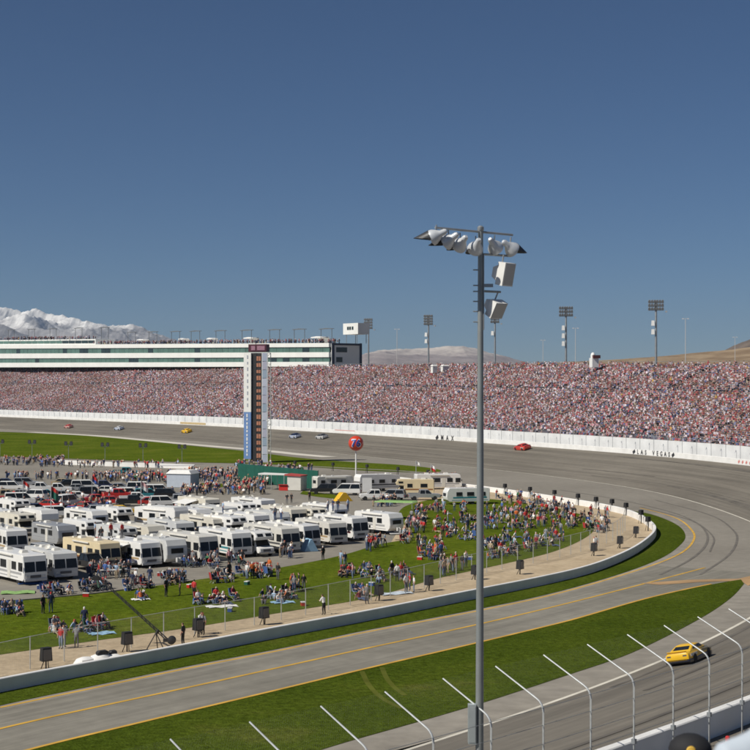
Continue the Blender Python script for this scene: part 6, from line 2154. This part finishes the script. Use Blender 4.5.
cluster(366, 573, 6, 5, 8, SI, 'on lawn below maroon-striped motorhome')
cluster(392, 578, 16, 4.5, 24, SI + ['stand'], 'on lawn below rightmost trailer', -0.15)
cluster(375, 549, 10, 3, 12, ST, 'before the maroon-striped motorhome')
cluster(404, 541, 8, 3, 8, ['chair', 'stand'], 'at table by rightmost trailer')
cluster(416, 527, 10, 7, 26, ST, 'by the small white table')
cluster(110, 577, 20, 3, 18, ST + ['chair'], 'before the cream motorhome')
# --- the crowded right-hand lawn
zone = 'on the crowded right-hand lawn'
cluster(452, 572, 14, 4, 13, ST + ['stand'], 'at fence left of light pole', -0.2)
cluster(432, 553, 14, 8, 28, ['stand', 'sit2', 'chair'], 'on lawn left of light pole')
cluster(455, 530, 22, 11, 56, ['stand', 'sit', 'sit2', 'chair', 'sit2'], 'on lawn below long trailer')
cluster(440, 511, 26, 4, 33, ST + SI, 'beside the long travel trailer')
cluster(500, 550, 18, 9, 41, ['stand', 'sit2', 'chair', 'sit', 'sit2'], 'on lawn right of light pole', -0.2)
cluster(503, 522, 20, 11, 53, ['stand', 'sit', 'sit2', 'walk', 'chair'], 'on lawn right of long trailer')
cluster(545, 543, 20, 6, 33, ['stand', 'sit2', 'chair', 'sit'], 'at the sandy end of the lawn', -0.3)
cluster(550, 520, 26, 10, 81, ['stand', 'stand', 'sit', 'sit2'], 'in the throng at lawn end')
cluster(588, 523, 20, 9, 38, ['stand', 'chair', 'sit2', 'walk'], 'on sand at lawn end', 0.15)
cluster(530, 504, 34, 3.5, 48, ST + SI, 'along the curved back barrier', 0.12)
for (x, y) in ((594, 551), (596, 550)):
    person(x, y, 'stand', 'white' if x == 594 else 'grey', 'grey trousers', 'by the rightmost loudspeakers')
# --- on motorhome roofs
for x, y, sh in ((95, 538, 'pale blue'), (101, 538.5, 'black'), (111, 538, 'red'), (122, 538.5, 'red')):
    person(x, y, 'stand' if x != 101 else 'chair', sh, 'grey trousers', 'on roof above cream motorhome', z=2.55)
for x, y, sh in ((275, 520.5, 'grey'), (281, 521, 'white'), (328, 512, 'white'), (333, 511.5, 'navy'), (338, 511.5, 'black'), (348, 512, 'pale blue'), (223, 514, 'pale blue')):
    person(x, y, 'stand', sh, 'jeans', 'on a second-row roof', z=2.5)
cluster(14, 549, 5, 1, 3, ['sit2'], 'at far left among trailers')
# --- foreground spectators and people by the near wall
BCAP = mat('black_cap', (0.014, 0.014, 0.016), 0.8, var=0.2)
def cap(o, m, badge_yaw=0.0, badge=None):
    hz = 1.60
    c_ = MB()
    pr = []
    n = 20
    vs, fs = [], []
    rings = [(0.118, 0.0), (0.122, 0.025), (0.112, 0.06), (0.084, 0.095), (0.045, 0.115), (0.008, 0.12)]
    for r_, z_ in rings:
        for i in range(n):
            a = 2 * math.pi * i / n
            vs.append((0.02 + r_ * 1.12 * math.cos(a), r_ * math.sin(a), 1.605 + z_))
    for k in range(len(rings) - 1):
        fs += [(k * n + i, k * n + (i + 1) % n, (k + 1) * n + (i + 1) % n, (k + 1) * n + i) for i in range(n)]
    fs.append(tuple(range((len(rings) - 1) * n, len(rings) * n)))
    c_.add(vs, fs)
    q = c_.build('cap', m, o, True)
    b = MB()
    vs, fs = [], []
    for i in range(11):
        a = R(-75) + R(150) * i / 10
        ext = 0.10 * math.cos(a * 0.95)
        for e, dz in ((0, 0), (1, -0.03), (1, -0.038), (0, -0.01)):
            rr = 0.112 + (ext if e else 0)
            vs.append((0.02 + rr * 1.12 * math.cos(a), rr * math.sin(a) * (1.0 if not e else 1.0), 1.608 + dz - (0.02 * abs(math.sin(a)) if e else 0)))
    for i in range(10):
        for k in range(4):
            fs.append((i * 4 + k, i * 4 + (k + 1) % 4, i * 4 + 4 + (k + 1) % 4, i * 4 + 4 + k))
    b.add(vs, fs)
    br = b.build('cap_brim', m, q, True)
    br.rotation_euler = (0, 0, 0)
    if badge:
        MB().lathe([(0.030, 0.0), (0.026, 0.008), (0.004, 0.012)], n=12, axis='X', c=(0.122, 0.0, 1.645)).build('badge', badge, q).rotation_euler = (0, 0, badge_yaw)
    return q
def hires(pose):
    return person_mesh('person', *skeleton(pose), sub=2)
HR = hires('stand')
def foreground(loc, rz, shirt, pants, hat_m, label, badge=None, s=1.0, yaw=0):
    o = link('person', HR, None, loc, rz, label, 'person', 'spectators in the near stand')
    o.scale = (s, s, s)
    for sl, m_ in zip(o.material_slots, [shirt, ptm[pants], skm[0], hrm[0], shm]):
        sl.link = 'OBJECT'
        sl.material = m_
    if hat_m:
        cap(o, hat_m, yaw, badge)
    return o
PJ = mat('pale_jacket', (0.46, 0.52, 0.58), 0.7, var=0.05, scale=2)
def head_at(px, py, d):
    v = at(px, d, py)
    return v
p = head_at(687, 729.5, 11.0)
foreground((p.x, p.y, p.z - 1.75 * 1.16), R(-8), clm['black'], 'jeans', BCAP, 'spectator in a black cap with a yellow badge, close below the camera', mat('badge_yellow', (0.8, 0.5, 0.08), 0.5), 1.16, R(-82))
p = head_at(786, 722, 4.6)
foreground((p.x, p.y, p.z - 1.49), R(100), PJ, 'jeans', None, 'spectator in a pale blue jacket at the bottom right corner')
for px, py, d, sh, hat, lab in ((727.5, 734, 48, 'red', clm['red'], 'person in red cap by the near wall at bottom right'), (746.5, 727, 50, 'black', clm['black'], 'person in dark cap by the near wall at the right edge')):
    p = at(px, d, py)
    person(0, 0, 'stand', sh, 'jeans', '', rz=R(60), loc=(p.x, p.y, p.z - 1.75), hat=hat, label=lab, group='people by the near wall', scale=1.0)
emit_people()
# --- far pit lane crowd, too many and too small to pick apart
PM0 = {p: person_mesh('person', *skeleton(p), sub=0) for p in ('stand', 'walk', 'lean', 'chair')}
MASS = []
def mass(cx, cy, sx, sy, n):
    for _ in range(n):
        q = G(cx + prnd.uniform(-sx, sx), cy + prnd.uniform(-sy, sy))
        MASS.append(dict(loc=q, rz=prnd.uniform(-3.1, 3.1), pose=prnd.choice(['stand', 'stand', 'walk', 'lean', 'chair']), s=prnd.uniform(0.86, 0.98),
                         mats=[clm[prnd.choice(SH + ['black', 'navy', 'grey', 'black', 'navy', 'grey', 'tan'] * 2)], ptm[prnd.choice(PN)], skm[prnd.randrange(3)], hrm[prnd.choice([0, 0, 0, 1, 1, 2, 3, 5])], shm]))
mass(30, 463, 34, 2.6, 85)
mass(110, 467, 70, 1.2, 40)
mass(60, 479, 66, 1.6, 60)
mass(125, 480.5, 26, 3, 70)
mass(160, 480, 26, 4, 75)
mass(215, 478, 26, 5, 110)
mass(235, 491, 30, 4, 75)
mass(255, 486, 18, 3, 40)
mass(150, 496, 40, 3, 25)
mass(60, 505, 60, 8, 45)
mass(255, 466.5, 20, 1.0, 22)
mass(290, 471, 25, 0.8, 25)
mass(440, 480.5, 16, 0.8, 16)
mass(385, 505, 12, 2, 16)
mass(195, 494, 12, 3, 20)
joined_people('pit_crowd', MASS, PM0, 'crowd of fans and crews along the far pit lane')
# ================================================================== AIR
hz = MB().box((0, 7400, 348), (18400, 16600, 704))
hzo = hz.build('haze', mat('unused_haze_surface', (1, 1, 1)), None, kind='stuff')
hm = bpy.data.materials.new('desert_haze')
hm.use_nodes = True
hn = hm.node_tree.nodes
hn.remove(hn['Principled BSDF'])
pv = hn.new('ShaderNodeVolumePrincipled')
pv.inputs['Color'].default_value = (0.55, 0.74, 1.0, 1)
pv.inputs['Density'].default_value = 3.4e-5
pv.inputs['Anisotropy'].default_value = 0.2
hm.node_tree.links.new(pv.outputs[0], hn['Material Output'].inputs['Volume'])
hzo.data.materials.clear()
hzo.data.materials.append(hm)
tag(hzo, 'thin pale haze filling the desert air', 'haze')
